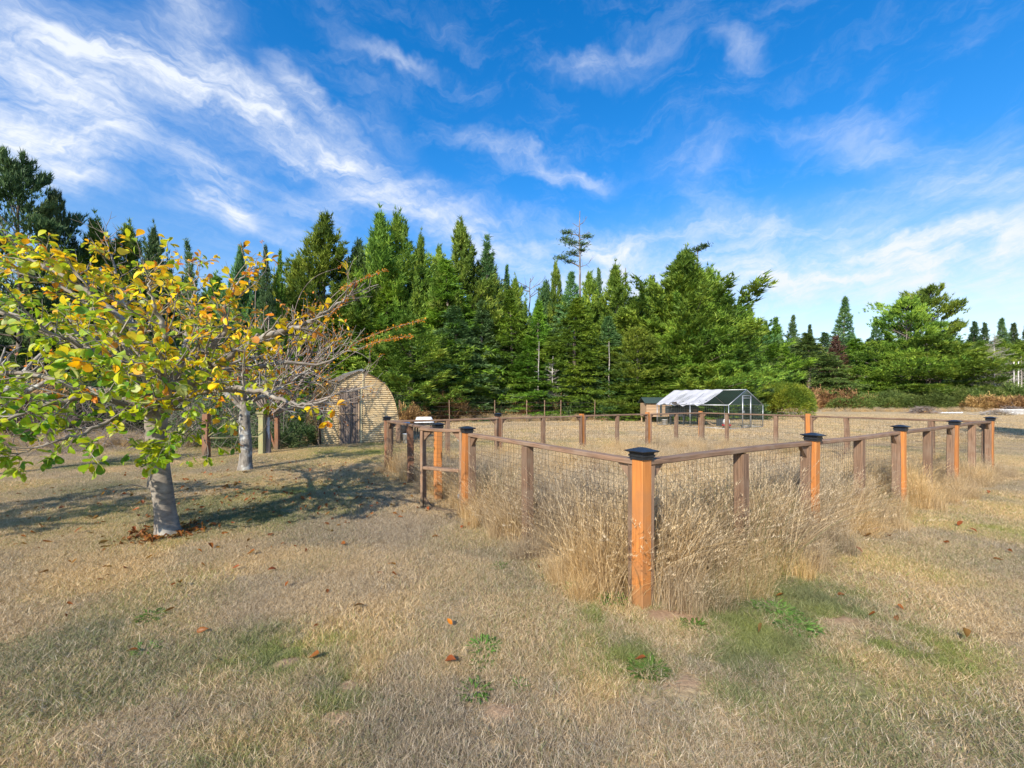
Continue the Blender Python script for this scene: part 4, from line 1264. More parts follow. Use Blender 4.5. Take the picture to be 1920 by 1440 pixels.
T(1010, 560, 120, 33, 'hemlock', F_hemlock, 'mid green hemlock below the slender pine spire', var=1)
T(1072, 505, 110, 35, 'spruce', F_spruce, 'grey tipped spruce at the foot of the lone tall snag tree')
T(1082, 555, 180, 31, 'hemlock', F_hemlock, 'wide bright hemlock with layered branches below the tall snag tree', var=2)
T(1104, 512, 80, 35, 'pine', F_pine, 'green pine with upright shoots just right of the tall snag trunk')
T(1123, 498, 60, 37, 'spruce', F_spruce, 'grey blue spruce tip behind the pines right of the snag tree')
T(1152, 496, 110, 34, 'pine', F_pine, 'bushy headed pine right of the snag tree, the fullest there', var=1)
T(1140, 590, 130, 31, 'spruce', F_spruce, 'dark grey green spruce in front of the bushy headed pine', var=2)
T(1185, 560, 100, 33, 'pine', F_brownpine, 'olive pine sloping down to the gap of sky', var=0)
T(1195, 620, 170, 30, 'shore', F_pine, 'low yellow green pine at the front edge of the wood left of the chicken run', var=2)
T(1222, 522, 80, 36, 'pine', F_dark, 'small dark pine standing alone in the gap left of the big pine', var=3)
T(1262, 560, 130, 34, 'pine', F_pine, 'green pine against the left flank of the big pine')
T(1290, 466, 185, 33, 'pine', F_pine, 'biggest pine of the wood, twin tipped, standing behind the chicken run', var=1)
T(1312, 505, 120, 32.5, 'pine', F_pine, 'green pine in front of the biggest pine, a little to its right', var=3)
T(1275, 478, 120, 33.5, 'pine', F_pine, 'pointed side stem at the left shoulder of the biggest pine', var=0)
T(1330, 502, 110, 34, 'pine', F_pine, 'rounded pine at the right shoulder of the biggest pine', var=2)
T(1350, 560, 110, 35, 'shore', F_dark, 'dark leaning pine right of the biggest pine', var=2)
T(1285, 600, 220, 31, 'shore', F_pine, 'low spreading pine with layered boughs directly behind the chicken run', var=1)
T(1370, 640, 90, 39, 'hemlock', F_hemlock, 'shaded hemlock between the big pine and the round bush')
T(1230, 680, 160, 29, 'hemlock', F_hemlock, 'bright green low hemlock left of the chicken run tarp', var=3)
# right, farther away
T(1405, 569, 66, 74, 'spruce', F_dark, 'dark layered spruce right of the big pine, alone against the sky', var=0)
T(1436, 598, 60, 84, 'spruce', F_dark, 'dark small spruce second in the far group over the round bush')
T(1456, 592, 56, 86, 'spruce', F_spruce, 'grey spruce third in the far group over the round bush')
T(1487, 588, 60, 86, 'spruce', F_spruce, 'thin tipped grey spruce above the right side of the round bush')
T(1518, 606, 50, 89, 'spruce', F_dark, 'small dark spruce right of the thin tipped grey one')
T(1432, 612, 130, 67, 'hemlock', F_gorse, 'rounded yellow green cedar above the left side of the round bush', var=1)
T(1512, 622, 150, 66, 'hemlock', F_gorse, 'wide green cedar above the brown bracken', var=2)
T(1470, 640, 110, 70, 'hemlock', F_hemlock, 'dull green cedar between the two wider ones over the round bush')
T(1585, 553, 84, 82, 'spruce', F_spruce, 'tall blue green spruce standing clear of the others on the right', var=1)
T(1641, 591, 56, 89, 'spruce', F_spruce, 'slender blue spruce left of the broad pine on the right')
T(1605, 632, 150, 70, 'hemlock', F_hemlock, 'bright green rounded cedar left of the broad pine on the right', var=0)
T(1567, 628, 66, 68, 'thin', F_redbrown, 'dead red brown conifer between two green cedars', name='dead_conifer')
T(1558, 650, 60, 69, 'spruce', F_redbrown, 'low dead red brown shrubby conifer beside the bright cedar', name='dead_conifer')
T(1740, 546, 170, 65, 'shore', F_pine, 'broad pine with two uneven tops on the right', var=0, rz=.5)
T(1698, 568, 170, 64, 'shore', F_pine, 'rounded left half of the broad pine clump on the right', var=1, rz=2.0)
T(1765, 645, 150, 62, 'shore', F_pine, 'low spreading boughs of pine on the right flank of the broad pine', var=2, rz=1.0)
T(1660, 650, 130, 64, 'shore', F_pine, 'low olive pine on the left flank of the broad pine', var=1, rz=4.0)
T(1735, 640, 250, 61, 'shore', F_pine, 'dense green pine at the foot of the broad pine on the right', var=0, rz=3.1)
for px, tp, w, lb in ((1828, 600, 60, 'dark conifer first right of the broad pine'), (1847, 602, 50, 'thin tipped conifer behind the dead grey tree'), (1878, 594, 60, 'blue tipped spruce second from the right edge'),
                      (1900, 603, 60, 'dark spruce near the right edge'), (1925, 606, 60, 'dark spruce cut by the right edge')):
    T(px, tp, w, 88, 'spruce', F_spruce if 'blue' in lb else F_dark, lb)
for px, tp in ((1840, 640), (1875, 635), (1910, 640), (1945, 630)):
    T(px, tp, 80, 78, 'pine', F_pine, 'mid green pine in the low row behind the bleached dead tree', group='pines behind the bleached dead tree')
# trees that close the wood behind the front rows
for i in range(58):
    px = -60+i*26+random.uniform(-10, 10)
    if px > 1395: break
    top = 540 if px > 560 else 520
    T(px, top+random.uniform(-10, 45), random.uniform(95, 130), random.uniform(37, 44) if px > 560 else random.uniform(29, 34), random.choice(['spruce', 'hemlock', 'pine']), random.choice([F_dark, F_spruce, F_hemlock]),
      'dark conifer packed in behind the front row of the wood', group='conifers behind the front row of the wood')
for i in range(24):
    px = 1390+i*26+random.uniform(-8, 8)
    T(px, 622+random.uniform(-6, 24), random.uniform(70, 95), random.uniform(92, 104), random.choice(['spruce', 'hemlock', 'pine']), random.choice([F_dark, F_spruce]),
      'distant conifer in the low line behind the right hand trees', group='distant conifers in the low line on the right')
for i in range(30):
    px = 560+i*27+random.uniform(-10, 10)
    if px > 1380: break
    T(px, random.uniform(625, 680), random.uniform(90, 140), random.uniform(31, 34), random.choice(['hemlock', 'hemlock', 'spruce']), random.choice([F_hemlock, F_spruce, F_hemlock]),
      'young conifer filling the lower front edge of the wood', group='young conifers along the front edge of the wood')
for i in range(22):
    px = -40+i*28
    T(px, random.uniform(600, 660), random.uniform(100, 150), random.uniform(22, 25), random.choice(['hemlock', 'spruce']), random.choice([F_dark, F_hemlock]),
      'dark young conifer behind the bare thickets on the left', group='young conifers behind the thickets on the left')


# lone tall snag tree with foliage plates on its left side
def snag(px, top, Y, label, plates, bare, spread=1.0, seed=4, r=.22, mat=F_dark):
    rg = np.random.default_rng(seed); X = (px-960)/800*Y; H = EYE+(749-top)*Y/800
    root = thing('snag_tree', label, 'tree', (X, Y, 0)); W = Wood(seed)
    W.line(np.stack([rg.normal(0, .03, 14), rg.normal(0, .03, 14), np.linspace(0, H, 14)], 1), r, .03, 7, 0)
    Ps = []
    for (dx, dz, rad) in plates:
        p = np.array([dx, rg.normal(0, .4), H-dz]); W.line(catmull([np.array([0, 0, H-dz-.35*abs(dx)-.1]), p*np.array([.5, .5, 1])+np.array([0, 0, -.25]), p], 4), .06, .02, 4, 0)
        n = int(330*rad); c = rg.normal(0, 1, (n, 3))*np.array([rad*.40, rad*.40, rad*.07])+p
        Ps.append(c)
    for (dx, dz) in bare:
        p0 = np.array([0, 0, H-dz]); d = unit(np.array([dx, rg.normal(0, .4), abs(dx)*.7]))
        W.grow(p0, d, abs(dx)*1.2, .035, 1, .1, .3, .7, 4, .5, 0, seglen=.3)
    ob('trunk', W.mesh('trunk', M_snag, (0, 0, 0), 0), root)
    if Ps:
        Pp = np.concatenate(Ps); n = len(Pp)
        V, F, a = blades_from(Pp, rg.normal(0, .6, (n, 3))*np.array([1, 1, .35])+np.array([0, 0, .3]), .22*(.6+.7*rg.random(n)), .07*np.ones(n), rg, rg.random(n))
        ob('crown', mesh_np('crown', V, F, mat, {'v': a}), root)


S38 = 38/800
snag(1087, 396, 38, 'lone tall half dead tree with bare top and flat needle tufts, above the wood',
     [(-22*S38, 36*S38, .75), (-24*S38, 50*S38, .8), (14*S38, 46*S38, .7), (6*S38, 62*S38, .7), (-18*S38, 64*S38, .85), (-14*S38, 78*S38, .9), (4*S38, 74*S38, .5), (-36*S38, 90*S38, .75), (-18*S38, 94*S38, .6)],
     [(.9, 2.2), (-.8, 2.4), (1.2, 3.6), (1.0, 1.2), (-.7, 1.4), (1.3, 5.0)], seed=6)
snag(993, 522, 38, 'small flat topped dead snag showing above the middle of the wood', [(-.7, .8, .5), (.9, 1.3, .4)], [(1.6, 1.0), (-1.2, .9), (1.4, 1.6), (.7, .4)], seed=9, r=.14)
snag(1173, 502, 36, 'bare leaning stick of a dead tree right of the bushy headed pine', [], [(.3, .6), (-.2, 1.2)], seed=12, r=.05)
snag(1308, 462, 33.2, 'wind bent dark tuft at the tip of the biggest pine', [(-.1, .3, .6), (.35, .1, .6), (-.3, .7, .5), (.9, 2.6, .45)], [(1.2, 2.9)], seed=15, r=.08)


def dead_tree(px, top, base_y, Y, label, w, seed, n=90, name='dead_tree', up=.0):
    rg = np.random.default_rng(seed); X = (px-960)/800*Y; H = EYE+(749-top)*Y/800; R = w/2*Y/800; W = Wood(seed)
    root = thing(name, label, 'tree', (X, Y, 0))
    W.line(np.stack([rg.normal(0, .02, 10), rg.normal(0, .02, 10), np.linspace(0, H, 10)], 1), .011*H+.02, .015, 6, 0)
    for i in range(n):
        t = .08+.9*(i+rg.random())/n; a = rg.random()*6.28; L = R*(1-t)**.7*rg.uniform(.6, 1.1)+.15
        W.grow(np.array([0, 0, t*H]), np.array([math.cos(a), math.sin(a), .15+up]), L, .012+.006*L, 1, .05, .25, .6, 6, .38, 1, seglen=.35)
    ob('trunk', W.mesh('trunk', M_deadwood, (0, 0, 0), 0), root); ob('branches', W.mesh('branches', M_deadwood, (0, 0, 0), 1, smooth=False), root)


dead_tree(1864, 622, 0, 56, 'bleached dead conifer with fanned grey branches on the right', 115, 3, 130)
dead_tree(1036, 668, 0, 30, 'pale dead sapling with curly lichened twigs at the wood edge in the middle', 70, 5, 60)
dead_tree(1142, 640, 0, 29.5, 'bare pale pole trunk left of the low yellow green pine', 22, 7, 10)
dead_tree(1010, 640, 0, 30, 'thin dark dead sapling left of the pale dead one', 24, 8, 16)
dead_tree(1915, 668, 0, 60, 'grey bare bush of dead branches at the right edge', 60, 10, 70)
for px, lb in ((1901, 'left one of two short white birch poles near the right edge'), (1909, 'right one of two short white birch poles near the right edge')):
    W = Wood(px); X = (px-960)/800*62
    W.line(np.array([[0, 0, 0], [.02, 0, 2.5], [.05 if px == 1909 else 0, 0, EYE+(749-678)*62/800]]), .08, .06, 8, 0)
    tag(ob('birch_pole', W.mesh('birch_pole', plain_mat('white_bark', (.75, .72, .66), .8, var=.3, scale=4), (0, 0, 0), 0), None, (X, 62, 0)), lb, 'tree trunk', 'white birch poles')

# ------------------------------------------------------------------ shrubs
def shrub_mesh(name, seed, rx, ry, h, n, bl, bw, mat, up=.3, lump=.3, hollow=.45, flat=1.0, dome=2.0):
    rg = np.random.default_rng(seed)
    u = rg.random(n)*2*np.pi; v = np.arccos(rg.random(n)*1.0)      # hemisphere
    rr = hollow+(1-hollow)*rg.random(n)**.5
    lum = 1+lump*(np.sin(u*3+seed)*np.sin(v*4+seed)+.6*np.sin(u*7+seed*2)*np.cos(v*6))
    x = rx*np.sin(v)*np.cos(u)*rr*lum; y = ry*np.sin(v)*np.sin(u)*rr*lum; z = h*np.cos(v)**(1/dome*1.4)*rr*lum
    P = np.stack([x, y, np.maximum(z, .02)], 1)+rg.normal(0, bl*.25, (n, 3)); P[:, 2] = np.abs(P[:, 2])
    D = np.stack([np.sin(v)*np.cos(u), np.sin(v)*np.sin(u), np.cos(v)+up], 1)+rg.normal(0, .6, (n, 3))
    V, F, a = blades_from(P, D, bl*(.6+.8*rg.random(n)), bw*(.6+.8*rg.random(n)), rg, np.clip(.15+.55*rg.random(n)*rr+rg.normal(.05, .15, n), 0, 1))
    return mesh_np(name, V, F, mat, {'v': a})


def shrub(name, label, loc, *a, cat='bush', group=None, rz=0, **k):
    return tag(ob(name, shrub_mesh(name, *a, **k), None, loc, rz), label, cat, group)


Yb = 34
shrub('round_bush', 'big round clipped looking yellow green bush right of the chicken run', ((1468-960)/800*Yb, Yb, -.1), 5, 2.2, 2.0, 2.75, 30000, .14, .045, F_yew, lump=.05, hollow=.72, dome=3.2)
# gorse hedge strip on the right, several bushes that merge
hx = [(1610, 1.9, 58, 4.2, 2.6), (1660, 2.2, 57, 4.0, 3.0), (1700, 2.4, 56, 4.0, 2.6), (1745, 2.2, 55, 4.2, 2.8), (1790, 2.6, 55, 4.4, 3.0), (1835, 2.8, 54, 4.2, 3.2), (1880, 3.0, 54, 4.6, 3.3), (1930, 2.8, 53, 4.4, 3.3)]
gl = ['behind the end of the brown bracken', 'second of the hedge row, left of the yellow flowered patch', 'third of the hedge row beneath the broad pine', 'behind the left brush pile',
      'right of the broad pine foot', 'below the bleached dead tree', 'above the white plank stack', 'cut by the right edge']
GB = [shrub_mesh('gorse_bush', 60+i, 3.6, 2.2, 3.0, 14000, .26, .07, F_gorse, lump=.22, hollow=.6) for i in range(3)]
for i, (px, h, Y, w, _) in enumerate(hx):
    tag(ob('gorse_bush', GB[i % 3], None, ((px-960)/800*Y, Y, -.05), i*1.3, (w/3.6, 1.0, h/3.0)), 'dark green gorse bush, '+gl[i], 'bush', 'gorse bushes along the far right hedge')
# bracken
FB = [shrub_mesh('bracken', 80+i, 2.0, 1.2, 1.6, 5200, .3, .075, F_fern, up=.5, lump=.35, hollow=.35) for i in range(3)]
fern = [(1535, 61, 1.5, 2.4), (1560, 60, 1.7, 2.1), (1590, 60, 1.4, 2.0), (1625, 58, 1.2, 1.7), (1660, 57, 1.2, 1.2), (1690, 56, 1.0, .9), (1850, 51, 1.2, 1.6), (1880, 50, 1.0, 1.4), (1910, 50, 1.1, 1.4),
        (1398, 36, .9, 2.0), (1415, 37, .9, 2.0), (1500, 60, 1.5, 2.4), (1210, 34, .8, 1.2), (1160, 33.5, .7, 1.0), (1050, 30.5, .7, 1.3), (1012, 30, .6, 1.0), (980, 29.5, .6, .9), (880, 28, .7, .9), (845, 27, .7, 1.3), (825, 27, .6, 1.4), (905, 28.5, .7, .7), (940, 29, .5, .7),
        (790, 26, .6, .8), (1090, 31, .6, .8), (1125, 32, .6, .7), (15, 15, 1.1, 1.7), (-30, 14, 1.2, 1.9), (560, 22, .8, .9), (770, 24, .5, .9)]
for i, (px, Y, w, h) in enumerate(fern):
    X = (px-960)/800*Y
    if px < 60: lb, gr = 'reddish brown bracken clump behind the mossy limb at the left edge', 'bracken at the left edge'
    elif px > 1700: lb, gr = 'rust brown bracken clump under the gorse beside the brush piles on the right', 'bracken clumps by the brush piles'
    elif px > 1480: lb, gr = 'rust brown bracken clump in the bank right of the round bush', 'bracken bank right of the round bush'
    elif px > 1380: lb, gr = 'tall tan bracken between the chicken run and the round bush', 'bracken beside the round bush'
    else: lb, gr = 'low brown fern clump along the shaded foot of the wood', 'fern clumps along the foot of the wood'
    tag(ob('bracken_clump', FB[i % 3], None, (X, Y, -.03), i*2.1, (w*1.05, w*1.0, h/1.6)), lb, 'fern', gr)
# undergrowth under the wood, dark
UB = [shrub_mesh('undergrowth', 90+i, 2.4, 1.4, 1.7, 8000, .22, .06, F_bramble, lump=.3, hollow=.5) for i in range(3)]
for i in range(30):
    px = 540+i*29+random.uniform(-6, 6); Y = 31+random.uniform(-.5, 1.5) if px > 800 else 27+random.uniform(-.5, 1)
    if px > 1400: break
    tag(ob('bramble_bush', UB[i % 3], None, ((px-960)/800*Y, Y, -.05), i*1.7, (1, 1, random.uniform(.7, 1.3))), 'dark green bramble bush in the shade under the front trees', 'bush', 'bramble bushes under the front trees')
for i in range(12):
    px = -30+i*52; Y = 18+random.uniform(-1, 2)
    tag(ob('bramble_bush', UB[i % 3], None, ((px-960)/800*Y, Y, -.05), i*1.1, (1, 1, random.uniform(.7, 1.0))), 'dull bramble bush beyond the lawn behind the magnolia', 'bush', 'bramble bushes behind the magnolia')
for px, Y, w, h, lb in ((560, 12.9, .5, .62, 'low green bramble mound against the left foot of the shed'), (520, 12.0, .45, .45, 'low green bramble mound between the old posts and the shed'), (440, 12.2, .5, .6, 'low green bramble mound behind the horizontal pole'),
                        (400, 12.6, .55, .6, 'low green bramble mound behind the red brown post')):
    tag(ob('bramble_mound', shrub_mesh('bramble_mound', int(px), 1.0, .7, 1.0, 5200, .09, .035, F_bramble, lump=.3, hollow=.5), None, ((px-960)/800*Y, Y, 0), 0, (w*1.6, w*1.3, h)), lb, 'bush', 'bramble mounds near the shed')
# dry rank grass bank on the left beyond the lawn and along the wood
def rank_grass(name, label, seed, xy, s0, cn='tall_grass'):
    x, y = xy; n = len(x)
    return scatter(name, x, y, np.zeros(n), s0*(.7+.6*g1.random(n)), np.zeros(n)+.08, g1.random(n), PROTO[cn], label, 'tall grass')
n = 300; x = -17+g1.random(n)*10.5; y = 12.2+g1.random(n)*3.0
rank_grass('rank_grass', 'rank dry grass at the far side of the lawn behind the magnolia', 1, (x, y), .45)
n = 650; x = -7+g1.random(n)*24; y = 26+g1.random(n)*2.5+np.maximum(0, x)*.25
rank_grass('verge_grass', 'rough dry grass along the foot of the wood', 2, (x, y), .55)
n = 600; x = 16+g1.random(n)*50; y = 48+g1.random(n)*3
rank_grass('verge_grass', 'rough dry grass in front of the bracken bank and gorse on the right', 3, (x, y), .6)

# ------------------------------------------------------------------ shed
def build_shed():
    FL = Vector((-5.72, 12.78, 0)); ang = math.atan2(.527, .85)
    root = thing('garden_shed', 'small arched shed clad in tan corrugated sheet with a brown plank door', 'shed', FL, ang)
    W_, D_ = 2.34, 3.1
    prof = [(0, 2.30), (.36, 2.12), (.70, 1.90), (.92, 1.60), (1.05, 1.28), (1.13, .95), (1.17, .6), (1.17, 0)]
    pr = catmull([np.array([a, b, 0]) for a, b in prof], 3)[:, :2]
    def halfw(z):
        zs = pr[::-1, 1]; xs = pr[::-1, 0]; return float(np.interp(z, zs, xs))
    m_cor, nt, p, out = base_mat('tan_corrugated_sheet'); L = nt.links.new
    tc = N(nt, 'ShaderNodeTexCoord'); n1 = N(nt, 'ShaderNodeTexNoise'); n1.inputs['Scale'].default_value = 2.2; n1.inputs['Detail'].default_value = 7
    L(tc.outputs['Object'], n1.inputs['Vector'])
    n2 = N(nt, 'ShaderNodeTexNoise'); n2.inputs['Scale'].default_value = 30; n2.inputs['Detail'].default_value = 4; L(tc.outputs['Object'], n2.inputs['Vector'])
    c = ramp(nt, n1.outputs['Fac'], [(.3, (.46, .33, .17)), (.55, (.62, .47, .26)), (.8, (.72, .58, .36))])
    c = mix_n(nt, math_n(nt, 'MULTIPLY', smooth_n(nt, n2.outputs['Fac'], .5, .75), .35), c, (.2, .16, .08))
    sp = N(nt, 'ShaderNodeSeparateXYZ'); L(tc.outputs['Object'], sp.inputs[0])
    c = mix_n(nt, smooth_n(nt, sp.outputs[2], .3, -.05, 0, .5), c, (.2, .17, .1))
    L(c, p.inputs['Base Color']); p.inputs['Roughness'].default_value = .7
    m_door = wood_mat('brown_door_plank', (.13, .095, .075), (.30, .225, .175), (.2, .165, .14))
    m_frame = wood_mat('pinkish_door_frame', (.34, .22, .13), (.5, .36, .23), (.3, .24, .16))
    m_roof = plain_mat('weathered_shingle', (.17, .145, .12), .95, var=.5, scale=9, bump=.5)
    cx = W_/2; per = .066; amp = .0095
    dx0, dx1, dz = .50, 1.10, 1.74
    def sheet(x0f, x1f, z0, z1, off=0):
        nz_ = max(4, int((z1-z0)/per*8)); V = []; F = []
        for i in range(nz_+1):
            z = z0+(z1-z0)*i/nz_; a, b = x0f(z), x1f(z); yy = amp*math.sin(z/per*2*math.pi)+off
            for k in range(3): V.append((a+(b-a)*k/2, yy, z))
        for i in range(nz_):
            for k in range(2): q = i*3+k; F.append((q, q+1, q+4, q+3))
        return mesh_np('wall_panel', np.array(V), np.array(F), m_cor, smooth=True)
    zt = 2.27
    ob('wall_panel', sheet(lambda z: cx-halfw(z), lambda z: min(dx0, cx), 0, dz), root)
    ob('wall_panel', sheet(lambda z: dx1, lambda z: cx+halfw(z), 0, dz), root)
    ob('wall_panel', sheet(lambda z: cx-halfw(z), lambda z: cx+.02, dz, zt), root)
    ob('wall_panel', sheet(lambda z: cx+.03, lambda z: cx+halfw(z), dz, zt, .006), root)
    # back wall and dark inside lining
    ob('back_wall', sheet(lambda z: cx-halfw(z), lambda z: cx+halfw(z), 0, zt), root, (0, D_, 0))
    m = MB(); m.box((cx+.035-.0, -.016, dz+(zt-dz)/2), (.045, .006, zt-dz-.02)); m.box((dx1+.05, -.016, dz/2), (.05, .006, dz)); ob('seam_strip', m.mesh('seam_strip', plain_mat('pale_seam', (.62, .52, .3), .6)), root)
    # door
    dr = ob('door', None, root, (dx0, -.03, 0))
    nb = 7; wv = (dx1-dx0-.10)/nb
    for i in range(nb):
        o = ob('plank', beam_mesh(dz-.06, wv-.010, .02, m_door, 3, .003, .001), dr, mat4=Matrix.Translation((.05+wv*(i+.5), .0, .02)))
    for x_ in (.022, dx1-dx0-.022):
        ob('stile', beam_mesh(dz-.0, .042, .03, m_frame, 3, .003, .001), dr, mat4=Matrix.Translation((x_, -.004, 0)))
    for z_ in (.95, dz-.02):
        Mx = Matrix.Rotation(R_(90), 4, 'Y'); Mx.translation = (.045, -.016, z_)
        ob('ledge', beam_mesh(dx1-dx0-.09, .045, .014, m_frame, 2, .003, .001), dr, mat4=Mx)
    m = MB(); m.box((dx1-dx0-.022, -.03, 1.38), (.03, .02, .08)); m.tube([(dx1-dx0-.022, -.05, 1.34), (dx1-dx0-.022, -.05, 1.42)], .007, 6); ob('latch', m.mesh('latch', M_cap), dr)
    # roof: courses of shingle following the arch, left and right
    pts = [(cx-a, b) for a, b in pr][::-1]+[(cx+a, b) for a, b in pr][1:]
    pts = np.array(pts); seg = np.hypot(*np.diff(pts, axis=0).T); cum = np.concatenate([[0], np.cumsum(seg)]); tot = cum[-1]
    def prof_at(s_): return np.array([np.interp(s_, cum, pts[:, 0]), np.interp(s_, cum, pts[:, 1])])
    ncourse = 42; rg = np.random.default_rng(5)
    roof = ob('roof', None, root)
    meshes = []
    half = tot/2
    for side in (0, 1):
        for c_i in range(ncourse//2):
            s0 = c_i*half/(ncourse//2); s1 = s0+half/(ncourse//2)+.03
            f = (lambda s_: s_) if side == 0 else (lambda s_: tot-s_)
            a = prof_at(f(s0)); b = prof_at(f(min(s1, half)))
            t = b-a; nrm = np.array([-t[1], t[0]]) if side == 0 else np.array([t[1], -t[0]]); nrm = nrm/(np.linalg.norm(nrm)+1e-9)
            V = []; F = []; y = -.05; k = 0
            while y < D_+.04:
                w = rg.uniform(.13, .24); y2 = min(y+w, D_+.05); lift = .016+rg.uniform(0, .012); dl = rg.uniform(-.012, .012)
                A = a+nrm*(lift+.006)-t/np.linalg.norm(t)*dl; A0 = a+nrm*.003-t/np.linalg.norm(t)*dl; B = b+nrm*.004
                q = len(V); V += [(A[0], y+.004, A[1]), (A[0], y2-.004, A[1]), (B[0], y2-.004, B[1]), (B[0], y+.004, B[1]), (A0[0], y+.004, A0[1]), (A0[0], y2-.004, A0[1]), (B[0]-nrm[0]*.006, y2-.004, B[1]-nrm[1]*.006), (B[0]-nrm[0]*.006, y+.004, B[1]-nrm[1]*.006)]
                F += [(q, q+1, q+2, q+3), (q, q+4, q+5, q+1), (q, q+3, q+7, q+4), (q+1, q+5, q+6, q+2), (q+4, q+7, q+6, q+5)]
                y = y2
            ob('shingle_course', mesh_np('shingle_course', np.array(V), np.array(F), m_roof), roof)
    # inner shell so no light leaks
    V = []; F = []
    for i, (a, b) in enumerate(pts): V += [(a, .02, b-.004), (a, D_, b-.004)]
    for i in range(len(pts)-1): F.append((2*i, 2*i+1, 2*i+3, 2*i+2))
    ob('roof_deck', mesh_np('roof_deck', np.array(V), np.array(F), m_roof), root)
    # edge trim along the arch
    m = MB(); m.tube([(a, -.03, b) for a, b in pts], .013, 5, False); ob('edge_trim', m.mesh('edge_trim', m_cor, True), root)
    m = MB(); m.tube([(cx, -.09, 2.32), (cx, D_+.05, 2.32)], .028, 6); m.box((cx, -.07, 2.29), (.14, .03, .04)); ob('ridge_cap', m.mesh('ridge_cap', M_steel), root)
    # withered vine over the left wall
    rg = np.random.default_rng(9)
    Wv = Wood(9); Mi = root.matrix_basis
    vine = tag(ob('vine', None, None, FL, ang), 'withered creeper hanging down the left wall of the shed', 'vine')
    for i in range(46):
        y0 = rg.uniform(-.08, D_*.8); s0 = rg.uniform(0, 1.3); pl = [np.array([-.03-.1*rg.random(), y0, 0])]
        if i < 12: y0 = rg.uniform(-.1, .3)
        for k in range(7):
            q = prof_at(min(half, k*.25*rg.uniform(.8, 1.1))); pl.append(np.array([q[0]-.05-.07*rg.random(), y0+rg.normal(0, .06), q[1]]))
            if q[1] > 1.2+s0: break
        if len(pl) > 2: Wv.line(catmull(pl, 3), .012, .004, 4, 0)
    ob('stems', Wv.mesh('stems', M_twig, (0, 0, 0), 0), vine)
    n = 5200; ss_ = rg.random(n)**1.3*half*.75; yy = rg.uniform(-.12, D_*.85, n)
    Pq = np.array([prof_at(s_) for s_ in ss_]); P = np.stack([Pq[:, 0]-.05-.09*rg.random(n), yy, Pq[:, 1]], 1)
    V, F, a = blades_from(P, rg.normal(0, 1, (n, 3))+np.array([-.5, 0, -.4]), .05+.06*rg.random(n), .03+.02*rg.random(n), rg, rg.random(n))
    tag(ob('leaves', mesh_np('leaves', V, F, F_ivy, {'v': a}), vine), kind='stuff')


build_shed()

# ------------------------------------------------------------------ old posts left of the shed
def post_thing(name, label, px, ytop, ybase, w, mat, lean=0, cat='post', d=None, Yover=None):
    Y = Yover or 1109/(ybase-749); X = (px-960)/800*Y; H = EYE+(749-ytop)*Y/800
    o = thing(name, label, cat, (X, Y, 0)); beam('timber', (0, 0, -.1), (lean, 0, H), w, d or w, mat, o, side=(1, 0, 0))
    return o, Vector((X, Y, 0)), H


M_moss = wood_mat('mossy_post', (.2, .18, .08), (.4, .35, .18), (.28, .3, .14))
M_whiteboard = plain_mat('white_board', (.6, .62, .66), .6)
o, A, H = post_thing('old_post', 'mossy yellowish square post with a small wooden cap, left of the shed', 491, 775, 852, .12, M_moss)
m = MB(); m.box((0, 0, H+.02), (.2, .2, .05)); m.box((0, 0, H-.06), (.15, .15, .05)); ob('cap', m.mesh('cap', M_moss), o)
post_thing('leaning_board', 'weathered white board standing against the mossy post', 503, 782, 851, .07, M_whiteboard, 0, 'board', .02)
o, B, H = post_thing('old_post', 'dark brown post right of the white board, nearest the shed', 519, 780, 845, .1, M_rust)
beam('brace', (-.28, -.05, .9), (-.05, 0, .05), .05, .03, M_rust, o)
o, Cc, H = post_thing('old_post', 'reddish brown post of the old rail, seen right of the magnolia trunk', 387, 776, 858, .13, M_rust)
o = thing('pole_rail', 'thin horizontal pole slung between the reddish post and the mossy post', 'rail', Cc)
Bv = A-Cc
beam('pole', (0.07, 0, .47), Bv+Vector((-.07, 0, .44)), .035, .035, M_moss, o)
beam('diagonal_pole', (.05, -.03, .5), Vector((.75, -.05, 1.0)), .02, .02, M_moss, o)

# ------------------------------------------------------------------ clutter between the shed and the plot
def tub(name, label, loc, rz, scale, tilt=0):
    m = MB(); prof = [(.0, .0), (.25, .0), (.33, .28), (.36, .30), (.34, .31), (.31, .28), (.23, .02), (0, .02)]
    vs = []; n = 20
    for r, z in prof:
        for k in range(n):
            a = 2*math.pi*k/n; c, s = math.cos(a), math.sin(a)
            q = (abs(c)**4+abs(s)**4)**(-.25)
            vs.append((r*c*q*1.5, r*s*q, z))
    m.add(vs, [(i*n+k, i*n+(k+1) % n, (i+1)*n+(k+1) % n, (i+1)*n+k) for i in range(len(prof)-1) for k in range(n)])
    o = ob(name, m.mesh(name, M_white, True), None, loc); o.rotation_euler = (tilt, 0, rz); o.scale = (scale,)*3
    return tag(o, label, 'tub')


